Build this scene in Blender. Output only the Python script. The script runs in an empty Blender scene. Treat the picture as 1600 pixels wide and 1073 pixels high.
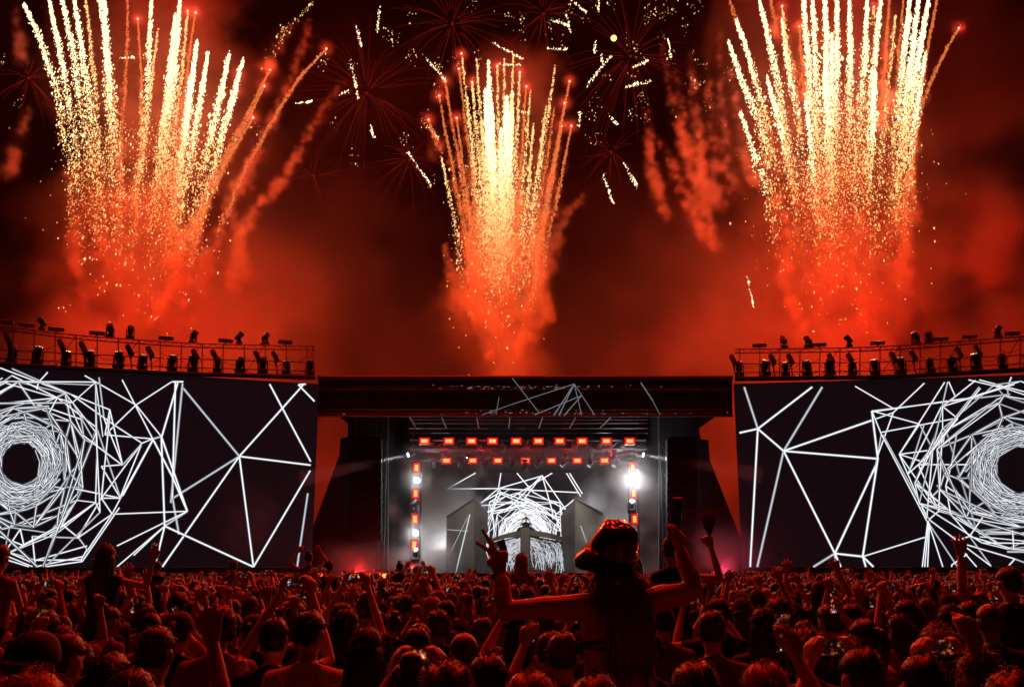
import bpy, math, random
import numpy as np
from mathutils import Vector, Matrix

# ------------------------------------------------------------------ camera, sky, exposure
SC = bpy.context.scene
COL = SC.collection
F = 1620.0
TH = math.atan(354.0 / F)
CT, ST = math.cos(TH), math.sin(TH)
EYE = np.array([0.0, 0.0, 2.0])
cam_d = bpy.data.cameras.new('camera')
cam_d.sensor_width = 36.0
cam_d.sensor_fit = 'HORIZONTAL'
cam_d.lens = 36.0 * F / 1600.0
cam_d.clip_start = 0.05
cam_d.clip_end = 6000.0
cam = bpy.data.objects.new('camera', cam_d)
COL.objects.link(cam)
cam.location = EYE
cam.rotation_euler = (math.pi / 2 + TH, 0, 0)
SC.camera = cam

world = bpy.data.worlds.new('World')
SC.world = world
world.use_nodes = True
wn = world.node_tree
wn.nodes.clear()
w_out = wn.nodes.new('ShaderNodeOutputWorld')
w_sky = wn.nodes.new('ShaderNodeTexSky')
w_sky.sky_type = 'NISHITA'
w_sky.sun_disc = False
w_sky.sun_elevation = math.radians(-8)
w_b1 = wn.nodes.new('ShaderNodeBackground')
w_b1.inputs['Strength'].default_value = 0.05
w_b2 = wn.nodes.new('ShaderNodeBackground')          # night air reddened by the lit smoke, even all round
w_b2.inputs['Color'].default_value = (1.0, 0.055, 0.04, 1)
w_b2.inputs['Strength'].default_value = 0.010
w_add = wn.nodes.new('ShaderNodeAddShader')
wn.links.new(w_sky.outputs['Color'], w_b1.inputs['Color'])
wn.links.new(w_b1.outputs[0], w_add.inputs[0])
wn.links.new(w_b2.outputs[0], w_add.inputs[1])
wn.links.new(w_add.outputs[0], w_out.inputs['Surface'])

SC.view_settings.view_transform = 'Standard'
SC.view_settings.look = 'None'
SC.view_settings.exposure = 0.0
SC.view_settings.gamma = 1.0
SC.view_settings.use_curve_mapping = False
SC.render.engine = 'CYCLES'
SC.cycles.use_denoising = True
SC.cycles.max_bounces = 5
SC.cycles.diffuse_bounces = 2
SC.cycles.glossy_bounces = 2
SC.cycles.transmission_bounces = 3
SC.cycles.transparent_max_bounces = 8
SC.cycles.volume_bounces = 0
SC.cycles.volume_step_rate = 1.6
SC.cycles.volume_max_steps = 256
SC.cycles.use_light_tree = True
SC.cycles.sample_clamp_indirect = 3.0

rng = np.random.default_rng(11)
random.seed(5)
PI = math.pi


def ray(px, py):
    u = (px - 800.0) / F
    v = (536.5 - py) / F
    return np.array([u, CT - v * ST, ST + v * CT])


def P(px, py, Y):
    """photo pixel -> point at depth Y"""
    d = ray(px, py)
    return EYE + d * (Y / d[1])


def PPL(px, py, A, B, off=0.0):
    """photo pixel -> point on the vertical plane through the ground points A, B; off moves it towards the crowd"""
    A = np.array(A, float)
    B = np.array(B, float)
    t = B - A
    n = np.array([t[1], -t[0]])
    n = n / np.linalg.norm(n)
    if n[1] > 0:
        n = -n
    A = A + n * off
    d = ray(px, py)
    k = (A @ n) / (d[:2] @ n)
    return EYE + d * k


# ------------------------------------------------------------------ small mesh kit
class MB:
    def __init__(self):
        self.v, self.f, self.m, self.n = [], [], [], 0

    def add(self, v, f, mi=0):
        self.v.append(np.asarray(v, float).reshape(-1, 3))
        for q in f:
            self.f.append([i + self.n for i in q])
            self.m.append(mi)
        self.n += len(self.v[-1])
        return self

    def box(self, c, s, R=None, mi=0, bev=0.0):
        hx, hy, hz = s[0] / 2, s[1] / 2, s[2] / 2
        if bev > 0:
            b = min(bev, hx * .9, hy * .9, hz * .9)
            pts = []
            for sx in (-1, 1):
                for sy in (-1, 1):
                    for sz in (-1, 1):
                        pts += [(sx * hx, sy * (hy - b), sz * (hz - b)), (sx * (hx - b), sy * hy, sz * (hz - b)),
                                (sx * (hx - b), sy * (hy - b), sz * hz)]
            idx = lambda sx, sy, sz, k: ((sx > 0) * 4 + (sy > 0) * 2 + (sz > 0)) * 3 + k
            f = []
            for s_ in (-1, 1):
                f.append([idx(s_, -1, -1, 0), idx(s_, 1, -1, 0), idx(s_, 1, 1, 0), idx(s_, -1, 1, 0)][::s_])
                f.append([idx(-1, s_, -1, 1), idx(-1, s_, 1, 1), idx(1, s_, 1, 1), idx(1, s_, -1, 1)][::s_])
                f.append([idx(-1, -1, s_, 2), idx(1, -1, s_, 2), idx(1, 1, s_, 2), idx(-1, 1, s_, 2)][::s_])
            for a in (-1, 1):
                for b_ in (-1, 1):
                    f.append([idx(a, b_, -1, 0), idx(a, b_, 1, 0), idx(a, b_, 1, 1), idx(a, b_, -1, 1)])
                    f.append([idx(a, -1, b_, 0), idx(a, 1, b_, 0), idx(a, 1, b_, 2), idx(a, -1, b_, 2)])
                    f.append([idx(-1, a, b_, 1), idx(1, a, b_, 1), idx(1, a, b_, 2), idx(-1, a, b_, 2)])
                    for c_ in (-1, 1):
                        f.append([idx(a, b_, c_, 0), idx(a, b_, c_, 1), idx(a, b_, c_, 2)])
            v = np.array(pts)
        else:
            v = np.array([(x, y, z) for x in (-hx, hx) for y in (-hy, hy) for z in (-hz, hz)])
            f = [(0, 1, 3, 2), (4, 6, 7, 5), (0, 4, 5, 1), (2, 3, 7, 6), (0, 2, 6, 4), (1, 5, 7, 3)]
        if R is not None:
            v = v @ np.array(R).T
        return self.add(v + np.array(c), f, mi)

    def tube(self, pts, rad, n=8, mi=0, caps=True, squash=None):
        pts = np.asarray(pts, float)
        k = len(pts)
        rad = np.broadcast_to(np.asarray(rad, float), (k,))
        tan = np.gradient(pts, axis=0)
        tan /= np.linalg.norm(tan, axis=1)[:, None] + 1e-12
        ref = np.array([0, 0, 1.0]) if abs(tan[0][2]) < .9 else np.array([0, 1.0, 0])
        v = []
        u = np.cross(tan[0], ref)
        u /= np.linalg.norm(u)
        for i in range(k):
            u = u - tan[i] * (u @ tan[i])
            u /= np.linalg.norm(u) + 1e-12
            w = np.cross(tan[i], u)
            for j in range(n):
                a = 2 * PI * j / n
                v.append(pts[i] + rad[i] * (math.cos(a) * u + math.sin(a) * w * (squash or 1)))
        f = []
        for i in range(k - 1):
            for j in range(n):
                f.append((i * n + j, i * n + (j + 1) % n, (i + 1) * n + (j + 1) % n, (i + 1) * n + j))
        if caps:
            f.append(tuple(range(n))[::-1])
            f.append(tuple((k - 1) * n + j for j in range(n)))
        return self.add(v, f, mi)

    def ball(self, c, r, seg=12, rings=8, mi=0, R=None):
        r = np.broadcast_to(np.asarray(r, float), (3,))
        v = [(0, 0, 1)]
        for i in range(1, rings):
            t = PI * i / rings
            for j in range(seg):
                a = 2 * PI * j / seg
                v.append((math.sin(t) * math.cos(a), math.sin(t) * math.sin(a), math.cos(t)))
        v.append((0, 0, -1))
        f = []
        for j in range(seg):
            f.append((0, 1 + j, 1 + (j + 1) % seg))
        for i in range(rings - 2):
            for j in range(seg):
                a = 1 + i * seg
                f.append((a + j, a + seg + j, a + seg + (j + 1) % seg, a + (j + 1) % seg))
        b = 1 + (rings - 2) * seg
        for j in range(seg):
            f.append((b + j, len(v) - 1, b + (j + 1) % seg))
        v = np.array(v) * r
        if R is not None:
            v = v @ np.array(R).T
        return self.add(v + np.array(c), f, mi)

    def lathe(self, prof, c, n=24, R=None, mi=0):
        v = []
        for r, z in prof:
            for j in range(n):
                a = 2 * PI * j / n
                v.append((r * math.cos(a), r * math.sin(a), z))
        f = []
        for i in range(len(prof) - 1):
            for j in range(n):
                f.append((i * n + j, i * n + (j + 1) % n, (i + 1) * n + (j + 1) % n, (i + 1) * n + j))
        v = np.array(v)
        if R is not None:
            v = v @ np.array(R).T
        return self.add(v + np.array(c), f, mi)

    def prism(self, poly, d):
        """closed polygon (3d points) extruded by the vector d"""
        poly = np.asarray(poly, float)
        n = len(poly)
        f = [tuple(range(n)), tuple(n + i for i in range(n))[::-1]]
        for i in range(n):
            f.append((i, n + i, n + (i + 1) % n, (i + 1) % n))
        return self.add(np.vstack([poly, poly + np.asarray(d, float)]), f)

    def mesh(self, name, mats, smooth=False):
        me = bpy.data.meshes.new(name)
        me.from_pydata(np.vstack(self.v).tolist(), [], self.f)
        if not isinstance(mats, (list, tuple)):
            mats = [mats]
        for m in mats:
            me.materials.append(m)
        if len(mats) > 1:
            me.polygons.foreach_set('material_index', self.m)
        if smooth:
            me.polygons.foreach_set('use_smooth', [True] * len(me.polygons))
        me.update()
        return me

    def build(self, name, mats, parent=None, smooth=False):
        return link(name, self.mesh(name, mats, smooth), parent)


def link(name, data, parent=None):
    o = bpy.data.objects.new(name, data)
    COL.objects.link(o)
    if parent is not None:
        o.parent = parent
    return o


def tag(o, label=None, cat=None, group=None, kind=None):
    if label:
        o['label'] = label
    if cat:
        o['category'] = cat
    if group:
        o['group'] = group
    if kind:
        o['kind'] = kind
    return o


def thing(name, label, cat, loc=(0, 0, 0), rot=(0, 0, 0), group=None):
    o = bpy.data.objects.new(name, None)
    COL.objects.link(o)
    o.empty_display_size = 0.2
    o.location = loc
    o.rotation_euler = rot
    return tag(o, label, cat, group)


def copy_tree(o, parent=None):
    c = o.copy()
    COL.objects.link(c)
    c.parent = parent
    for ch in o.children:
        copy_tree(ch, c)
    return c


def fast_mesh(name, V, T, mat):
    """V (n,3), T (m,3) triangles"""
    me = bpy.data.meshes.new(name)
    me.vertices.add(len(V))
    me.vertices.foreach_set('co', np.asarray(V, np.float32).ravel())
    me.loops.add(len(T) * 3)
    me.loops.foreach_set('vertex_index', np.asarray(T, np.int32).ravel())
    me.polygons.add(len(T))
    me.polygons.foreach_set('loop_start', np.arange(0, len(T) * 3, 3, dtype=np.int32))
    me.update(calc_edges=True)
    if mat is not None:
        me.materials.append(mat)
    return me


# ------------------------------------------------------------------ materials
MAT = {}


def mat_surface(name, col, rough=.6, metal=0.0, var=.25, scale=8.0, bump=.0, spec=.5, coat=0.0, bscale=None):
    m = bpy.data.materials.new(name)
    m.use_nodes = True
    nt = m.node_tree
    b = nt.nodes['Principled BSDF']
    tc = nt.nodes.new('ShaderNodeTexCoord')
    nz = nt.nodes.new('ShaderNodeTexNoise')
    nz.inputs['Scale'].default_value = scale
    nz.inputs['Detail'].default_value = 5
    nt.links.new(tc.outputs['Object'], nz.inputs['Vector'])
    mx = nt.nodes.new('ShaderNodeMix')
    mx.data_type = 'RGBA'
    mx.inputs['A'].default_value = (*[c * (1 - var) for c in col], 1)
    mx.inputs['B'].default_value = (*[min(1, c * (1 + var)) for c in col], 1)
    nt.links.new(nz.outputs['Fac'], mx.inputs['Factor'])
    nt.links.new(mx.outputs['Result'], b.inputs['Base Color'])
    rr = nt.nodes.new('ShaderNodeMapRange')
    rr.inputs['To Min'].default_value = max(0, rough - .12)
    rr.inputs['To Max'].default_value = min(1, rough + .12)
    nt.links.new(nz.outputs['Fac'], rr.inputs['Value'])
    nt.links.new(rr.outputs['Result'], b.inputs['Roughness'])
    b.inputs['Metallic'].default_value = metal
    b.inputs['Specular IOR Level'].default_value = spec
    b.inputs['Coat Weight'].default_value = coat
    if bump > 0:
        bp = nt.nodes.new('ShaderNodeBump')
        bp.inputs['Strength'].default_value = bump
        bp.inputs['Distance'].default_value = .01
        n2 = nt.nodes.new('ShaderNodeTexNoise')
        n2.inputs['Scale'].default_value = bscale or scale * 4
        n2.inputs['Detail'].default_value = 4
        nt.links.new(tc.outputs['Object'], n2.inputs['Vector'])
        nt.links.new(n2.outputs['Fac'], bp.inputs['Height'])
        nt.links.new(bp.outputs['Normal'], b.inputs['Normal'])
    MAT[name] = m
    return m


def mat_emit(name, col, strength, sample=True):
    m = bpy.data.materials.new(name)
    m.use_nodes = True
    nt = m.node_tree
    nt.nodes.clear()
    o = nt.nodes.new('ShaderNodeOutputMaterial')
    e = nt.nodes.new('ShaderNodeEmission')
    e.inputs['Color'].default_value = (*col, 1)
    e.inputs['Strength'].default_value = strength
    nt.links.new(e.outputs[0], o.inputs['Surface'])
    m.cycles.emission_sampling = 'AUTO' if sample else 'NONE'
    MAT[name] = m
    return m


def mat_volume(name, col, dens, aniso=0.0):
    m = bpy.data.materials.new(name)
    m.use_nodes = True
    nt = m.node_tree
    nt.nodes.clear()
    o = nt.nodes.new('ShaderNodeOutputMaterial')
    v = nt.nodes.new('ShaderNodeVolumePrincipled')
    v.inputs['Color'].default_value = (*col, 1)
    v.inputs['Density'].default_value = dens
    v.inputs['Anisotropy'].default_value = aniso
    nt.links.new(v.outputs[0], o.inputs['Volume'])
    MAT[name] = m
    return m


def lamp(name, loc, power, col, radius=.3, kind='POINT', parent=None, aim=None, size=.6, blend=.3):
    d = bpy.data.lights.new(name, kind)
    d.energy = power
    d.color = col
    d.shadow_soft_size = radius
    if kind == 'SPOT':
        d.spot_size = size
        d.spot_blend = blend
    o = bpy.data.objects.new(name, d)
    COL.objects.link(o)
    o.location = loc
    if aim is not None:
        o.rotation_euler = (Vector(aim) - Vector(loc)).to_track_quat('-Z', 'Y').to_euler()
    if parent is not None:
        o.parent = parent
        o.matrix_parent_inverse = Matrix.Translation(parent.location).inverted() if parent.type == 'EMPTY' else Matrix()
    return o


# ------------------------------------------------------------------ smoke as real density grids
def _interp(n, cell, k):
    x = np.arange(n) / cell
    i = np.floor(x).astype(int)
    t = x - i
    t = t * t * (3 - 2 * t)
    W = np.zeros((n, k))
    W[np.arange(n), i] += 1 - t
    W[np.arange(n), i + 1] += t
    return W


def vnoise(shape, cell, r):
    ks = [int(n / cell) + 3 for n in shape]
    g = r.random(ks)
    a = np.tensordot(_interp(shape[0], cell, ks[0]), g, (1, 0))
    a = np.tensordot(a, _interp(shape[1], cell, ks[1]), (1, 1)).transpose(0, 2, 1)
    a = np.tensordot(a, _interp(shape[2], cell, ks[2]), (2, 1))
    return a


def fbm(shape, cell, octaves, r, gain=.55):
    out = np.zeros(shape)
    amp = tot = 1.0
    tot = 0
    for _ in range(octaves):
        if cell < 1.2:
            break
        out += amp * vnoise(shape, cell, r)
        tot += amp
        amp *= gain
        cell /= 2.0
    return out / tot


def smoke_grid(name, dens, lo, hi, mat, label):
    """dens[x, y, z] in the box lo..hi -> an object whose node tree fills a volume with exactly that density"""
    nx, ny, nz = dens.shape
    lo, hi = np.array(lo, float), np.array(hi, float)
    me = bpy.data.meshes.new(name)
    n = nx * ny * nz
    me.vertices.add(n)
    gx, gy, gz = np.meshgrid(*[np.linspace(lo[i], hi[i], dens.shape[i]) for i in range(3)], indexing='ij')
    co = np.stack([gx, gy, gz], -1).astype(np.float32).reshape(-1)
    me.vertices.foreach_set('co', co)
    at = me.attributes.new('amount', 'FLOAT', 'POINT')
    at.data.foreach_set('value', np.ascontiguousarray(dens, np.float32).reshape(-1))
    o = link(name, me)
    ng = bpy.data.node_groups.new(name + '_fill', 'GeometryNodeTree')
    ng.interface.new_socket('Geometry', in_out='INPUT', socket_type='NodeSocketGeometry')
    ng.interface.new_socket('Geometry', in_out='OUTPUT', socket_type='NodeSocketGeometry')
    N, L = ng.nodes, ng.links
    gi, go = N.new('NodeGroupInput'), N.new('NodeGroupOutput')
    pos = N.new('GeometryNodeInputPosition')

    def vm(op, a, b):
        q = N.new('ShaderNodeVectorMath')
        q.operation = op
        for i, s in enumerate((a, b)):
            if s is None:
                continue
            if hasattr(s, 'is_output'):
                L.new(s, q.inputs[i])
            else:
                q.inputs[i].default_value = s
        return q
    sub = vm('SUBTRACT', pos.outputs[0], tuple(lo))
    mul = vm('MULTIPLY', sub.outputs[0], tuple((np.array(dens.shape) - 1) / (hi - lo)))
    add = vm('ADD', mul.outputs[0], (.5, .5, .5))
    flo = vm('FLOOR', add.outputs[0], None)
    dot = vm('DOT_PRODUCT', flo.outputs[0], (ny * nz, nz, 1))
    nm = N.new('GeometryNodeInputNamedAttribute')
    nm.data_type = 'FLOAT'
    nm.inputs['Name'].default_value = 'amount'
    si = N.new('GeometryNodeSampleIndex')
    si.data_type = 'FLOAT'
    si.domain = 'POINT'
    si.clamp = True
    L.new(gi.outputs[0], si.inputs['Geometry'])
    L.new(nm.outputs['Attribute'], si.inputs['Value'])
    L.new(dot.outputs['Value'], si.inputs['Index'])
    vc = N.new('GeometryNodeVolumeCube')
    vc.inputs['Min'].default_value = tuple(lo)
    vc.inputs['Max'].default_value = tuple(hi)
    for a, k in zip('XYZ', dens.shape):
        vc.inputs['Resolution ' + a].default_value = k
    L.new(si.outputs[0], vc.inputs['Density'])
    sm = N.new('GeometryNodeSetMaterial')
    sm.inputs['Material'].default_value = mat
    L.new(vc.outputs[0], sm.inputs['Geometry'])
    L.new(sm.outputs[0], go.inputs[0])
    md = o.modifiers.new('fill', 'NODES')
    md.node_group = ng
    tag(o, label, 'smoke', None, 'stuff')
    return o

# ------------------------------------------------------------------ fireworks and their smoke
mat_emit('spark_white', (1.0, .76, .40), 2.4, False)
mat_emit('spark_gold', (1.0, .56, .20), 1.5, False)
mat_emit('spark_orange', (1.0, .34, .085), 1.15, False)
mat_emit('spark_ember', (1.0, .23, .06), .75, False)
mat_emit('flare_red', (1.0, .22, .12), 5.0, False)
mat_emit('streak_red', (.45, .022, .012), .34, False)
mat_emit('flare_gold', (1.0, .55, .1), 4.0, False)
mat_volume('smoke_dense', (.75, .72, .70), 1.0)

YF = 72.0
TETRA = np.array([(1, 1, 1), (1, -1, -1), (-1, 1, -1), (-1, -1, 1)], float) * .8
TT = np.array([(0, 1, 2), (0, 3, 1), (0, 2, 3), (1, 3, 2)])
OCT = np.array([(1, 0, 0), (-1, 0, 0), (0, 1, 0), (0, -1, 0), (0, 0, 1), (0, 0, -1)], float)
OT = np.array([(0, 2, 4), (2, 1, 4), (1, 3, 4), (3, 0, 4), (2, 0, 5), (1, 2, 5), (3, 1, 5), (0, 3, 5)])


def spark_mesh(name, pts, size, mat, parent):
    pts = np.asarray(pts)
    size = np.asarray(size)
    size = size * .88 * np.exp(rng.normal(0, .40, len(size)))
    st_ = np.stack([np.ones(len(size)), np.ones(len(size)), rng.uniform(1.0, 2.3, len(size))], 1)
    V = (pts[:, None, :] + OCT[None] * (size[:, None] * st_)[:, None, :]).reshape(-1, 3)
    T = (np.arange(len(pts))[:, None, None] * 6 + OT[None]).reshape(-1, 3)
    return link(name, fast_mesh(name, V, T, mat), parent)


def path_px(px_pts, n, y0):
    """smooth path through pixels, at depth y0 (bows a little in depth)"""
    a = np.array(px_pts, float)
    s = np.r_[0, np.cumsum(np.hypot(*np.diff(a, axis=0).T))]
    t = np.linspace(0, s[-1], n)
    x, y = np.interp(t, s, a[:, 0]), np.interp(t, s, a[:, 1])
    if len(a) > 2:
        k = max(3, n // 6) | 1
        pad = k // 2
        ker = np.ones(k) / k
        x = np.convolve(np.pad(x, pad, 'reflect', reflect_type='odd'), ker, 'valid')
        y = np.convolve(np.pad(y, pad, 'reflect', reflect_type='odd'), ker, 'valid')
    return np.array([P(i, j, y0) for i, j in zip(x, y)])


FLARES = []


def comet(parent, px_pts, kind, y0, head=False, dens=1.0, wide=1.0):
    """one rising comet: sparks shed along its path, thick and white near the top, loose and sparse lower down"""
    n = 80
    pth = path_px(px_pts, n, y0)
    L = np.linalg.norm(np.diff(pth, axis=0), axis=1).sum()
    if kind == 'white':
        cnt = int(L * 70 * dens)
        t = rng.beta(1.05, 1.9, cnt)
        sp = (.07 + .40 * t ** .8) * wide
        size = rng.uniform(.022, .055, cnt) * (1 - .25 * t)
        m = 'spark_white'
    elif kind == 'gold':
        cnt = int(L * 44 * dens)
        t = rng.beta(1.1, 1.6, cnt)
        sp = (.05 + .34 * t) * wide
        size = rng.uniform(.02, .045, cnt)
        m = 'spark_gold'
    else:
        cnt = int(L * 44 * dens)
        t = rng.beta(1.0, 1.35, cnt)
        sp = (.045 + .16 * t) * wide
        size = rng.uniform(.02, .045, cnt)
        m = 'spark_ember'
    i = t * (n - 1)
    i0 = np.minimum(i.astype(int), n - 2)
    fr = (i - i0)[:, None]
    pts = pth[i0] * (1 - fr) + pth[i0 + 1] * fr
    # the cloud of sparks meanders a little
    ph = rng.uniform(0, 6.28, 3)
    z = pts[:, 2]
    wob = np.stack([np.sin(z * 1.1 + ph[0]) + .6 * np.sin(z * 2.7 + ph[1]), np.sin(z * .9 + ph[2]), np.zeros_like(z)], 1)
    pts = pts + wob * (.10 * t[:, None]) + rng.normal(0, 1, (cnt, 3)) * sp[:, None] * np.array([.6, .6, 1.1])
    if m == 'spark_ember':
        groups = ((np.ones(cnt, bool), m),)
    else:
        tj = t + rng.normal(0, .1, cnt)
        groups = ((tj < .42, m), ((tj >= .42) & (tj < .72), 'spark_gold'), (tj >= .72, 'spark_orange'))
    for sel, mm in groups:
        if sel.sum() > 3:
            tag(spark_mesh('spark_trail', pts[sel], size[sel], MAT[mm], parent), kind='stuff')
    if head:
        h = MB().ball(pth[0], .085, 10, 8).build('flare', MAT['flare_red'], parent, True)
        FLARES.append(pth[0])
    return pth


def splat(g, lo, vox, c, r, a):
    c = (np.asarray(c) - lo) / vox
    k = r / vox
    i0 = np.maximum(np.floor(c - 2.2 * k).astype(int), 0)
    i1 = np.minimum(np.ceil(c + 2.2 * k).astype(int) + 1, g.shape)
    if (i1 <= i0).any():
        return
    ax = [np.exp(-((np.arange(i0[q], i1[q]) - c[q]) / k) ** 2) for q in range(3)]
    g[i0[0]:i1[0], i0[1]:i1[1], i0[2]:i1[2]] += a * ax[0][:, None, None] * ax[1][None, :, None] * ax[2][None, None, :]


def sc(off, s, pts):
    return [(off[0] + x / s, off[1] + y / s) for x, y in pts]


LF = lambda *p: sc((0, 0), 1.987, p)
CF = lambda *p: sc((500, 0), 1.7875, p)
RF = lambda *p: sc((1000, 0), 1.9167, p)
left_comets = [
    (LF((75, 15), (130, 130), (180, 300), (215, 500), (232, 700)), 'white', 0, .75), (LF((150, -10), (190, 180), (235, 450), (262, 690)), 'white', 0, 1),
    (LF((180, -60), (225, 150), (262, 400), (290, 640)), 'white', 0, .9), (LF((228, -20), (260, 200), (292, 420), (310, 660)), 'white', 0, 1), (LF((262, -40), (285, 160), (305, 420), (320, 640)), 'gold', 0, 1),
    (LF((322, -30), (332, 200), (345, 440), (352, 660)), 'white', 0, 1.1), (LF((300, -50), (330, 120), (352, 330), (372, 600)), 'white', 0, .7),
    (LF((396, -30), (395, 180), (378, 400), (372, 600)), 'ember', 0, 1.2), (LF((428, 60), (440, 260), (438, 480), (420, 640)), 'ember', 1, 1.3),
    (LF((470, -10), (462, 180), (450, 400), (420, 620)), 'white', 0, .8), (LF((490, 90), (466, 300), (430, 560)), 'gold', 0, .8),
    (LF((545, 45), (530, 200), (505, 420), (470, 680)), 'white', 0, 1.7), (LF((560, -20), (545, 200), (520, 420), (490, 700)), 'white', 0, 1.4),
    (LF((583, 35), (570, 180), (545, 400), (510, 640)), 'gold', 1, 1), (LF((607, 40), (590, 150), (560, 400), (535, 640)), 'ember', 1, 1.3),
    (LF((612, 128), (590, 300), (560, 480), (530, 700)), 'white', 0, 1.3), (LF((645, 165), (620, 330), (590, 500), (560, 690)), 'white', 0, 1.1),
    (LF((600, 200), (575, 400), (545, 650)), 'white', 0, 1.2), (LF((712, 168), (680, 320), (640, 480), (600, 650)), 'white', 0, 1.3), (LF((755, 183), (715, 330), (670, 500), (630, 650)), 'white', 0, .9),
    (LF((738, 283), (705, 380), (660, 520)), 'gold', 1, .8), (LF((742, 233), (720, 320)), 'gold', 1, .8),
    (LF((838, 218), (770, 350), (700, 480), (640, 600)), 'ember', 1, 1.6), (LF((820, 268), (760, 390), (690, 520), (640, 620)), 'ember', 1, 1.6),
    (LF((785, 366), (730, 460), (670, 570), (640, 640)), 'ember', 1, 1.6), (LF((1013, 152), (930, 240), (830, 400), (740, 570)), 'ember', 1, 1.8),
    (LF((975, 5), (900, 80), (850, 160), (818, 222)), 'gold', 0, .22), (LF((880, 75), (868, 130)), 'gold', 0, .3),
]
center_comets = []
for x, y, k, h, d in [(395, 150, 'gold', 1, .5), (388, 193, 'ember', 1, 1.2), (350, 228, 'ember', 1, 1.3), (333, 268, 'ember', 1, 1.3), (382, 330, 'ember', 1, 1.3),
                      (425, 230, 'gold', 1, 1), (437, 165, 'gold', 0, .8), (470, 170, 'white', 0, 1.0), (462, 250, 'white', 0, 2.0), (480, 300, 'white', 0, 1.9), (495, 185, 'gold', 1, .8),
                      (515, 165, 'gold', 0, .9), (522, 270, 'white', 0, 2.0), (540, 155, 'gold', 0, .8), (536, 260, 'white', 0, 1.5), (505, 360, 'white', 0, 1.4), (558, 203, 'gold', 1, 1), (576, 243, 'ember', 1, 1.2),
                      (588, 255, 'gold', 0, .6), (657, 185, 'gold', 0, .7), (632, 295, 'gold', 0, 1), (597, 345, 'gold', 0, 1), (655, 300, 'ember', 0, .8), (683, 288, 'ember', 1, 1.2), (697, 228, 'ember', 1, 1.3),
                      (675, 352, 'ember', 1, 1.2), (702, 352, 'ember', 1, 1.3), (450, 330, 'gold', 0, 1.3), (412, 300, 'gold', 0, .8)]:
    f = lambda q, yy: (510 + (x - 510) * q, yy)
    center_comets.append((CF((x, y), f(.86, y + 140), f(.68, y + 300), f(.55, max(700, y + 420))), k, h, d))
center_comets.append((CF((303, 335), (335, 430)), 'ember', 1, 1.2))
center_comets.append((CF((340, 440), (365, 560), (385, 660), (405, 880)), 'gold', 0, .7))
right_comets = [
    (RF((268, 0), (292, 62)), 'ember', 0, 1.5), (RF((288, 60), (330, 180), (370, 330), (410, 520)), 'white', 0, .9), (RF((265, 125), (300, 230), (345, 330), (380, 480)), 'white', 0, .9),
    (RF((300, 335), (335, 440), (375, 560)), 'white', 0, .6), (RF((355, -10), (395, 160), (440, 400), (470, 600)), 'white', 0, 1.1), (RF((380, 230), (420, 380), (460, 560)), 'white', 0, 1.3), (RF((388, -20), (408, 120)), 'ember', 0, 1.4),
    (RF((425, 20), (445, 150), (470, 270)), 'gold', 1, 1), (RF((425, 58), (440, 180), (470, 330), (490, 520)), 'white', 1, .8), (RF((477, 80), (485, 180), (490, 300)), 'ember', 1, 1.5),
    (RF((488, -40), (500, 160), (520, 380), (535, 640)), 'white', 0, 1.2), (RF((515, -30), (525, 170), (535, 380), (545, 640)), 'white', 0, 1.0), (RF((495, 280), (510, 420), (520, 600)), 'white', 0, .8),
    (RF((552, -60), (560, 200), (565, 420), (570, 680)), 'white', 0, 1.3), (RF((590, -40), (590, 200), (588, 420), (590, 650)), 'white', 0, 1.2), (RF((628, -10), (630, 180), (625, 380), (615, 640)), 'white', 0, 1.3),
    (RF((575, 100), (575, 300), (572, 500)), 'white', 0, .9), (RF((552, 180), (560, 380), (570, 620)), 'white', 0, .9), (RF((682, -20), (672, 180), (655, 400), (645, 620)), 'white', 0, 1.0), (RF((722, -10), (705, 150), (685, 360), (670, 560)), 'white', 0, 1.1),
    (RF((700, 22), (692, 90)), 'gold', 1, .8), (RF((748, -30), (735, 180), (722, 380)), 'ember', 0, 1.6), (RF((766, 45), (745, 240), (725, 460), (710, 660)), 'gold', 0, .9), (RF((790, -20), (775, 170), (760, 340)), 'ember', 0, 1.5),
    (RF((812, -40), (790, 180), (765, 400), (750, 640)), 'white', 0, 1.2), (RF((838, -30), (812, 180), (785, 400), (765, 640)), 'white', 0, 1.5), (RF((866, -10), (835, 170), (800, 380), (775, 600)), 'white', 0, 1.5),
    (RF((893, -20), (865, 130), (835, 290), (812, 500)), 'ember', 0, 1.8), (RF((856, 160), (838, 270), (815, 400), (800, 600)), 'white', 0, .9), (RF((705, 215), (700, 320), (690, 480)), 'white', 0, 1.1),
    (RF((645, 420), (640, 700)), 'gold', 0, .4), (RF((760, 520), (800, 690)), 'gold', 0, .3), (RF((955, 85), (910, 160), (860, 270), (828, 370), (815, 500)), 'ember', 1, 1.7),
]
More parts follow.
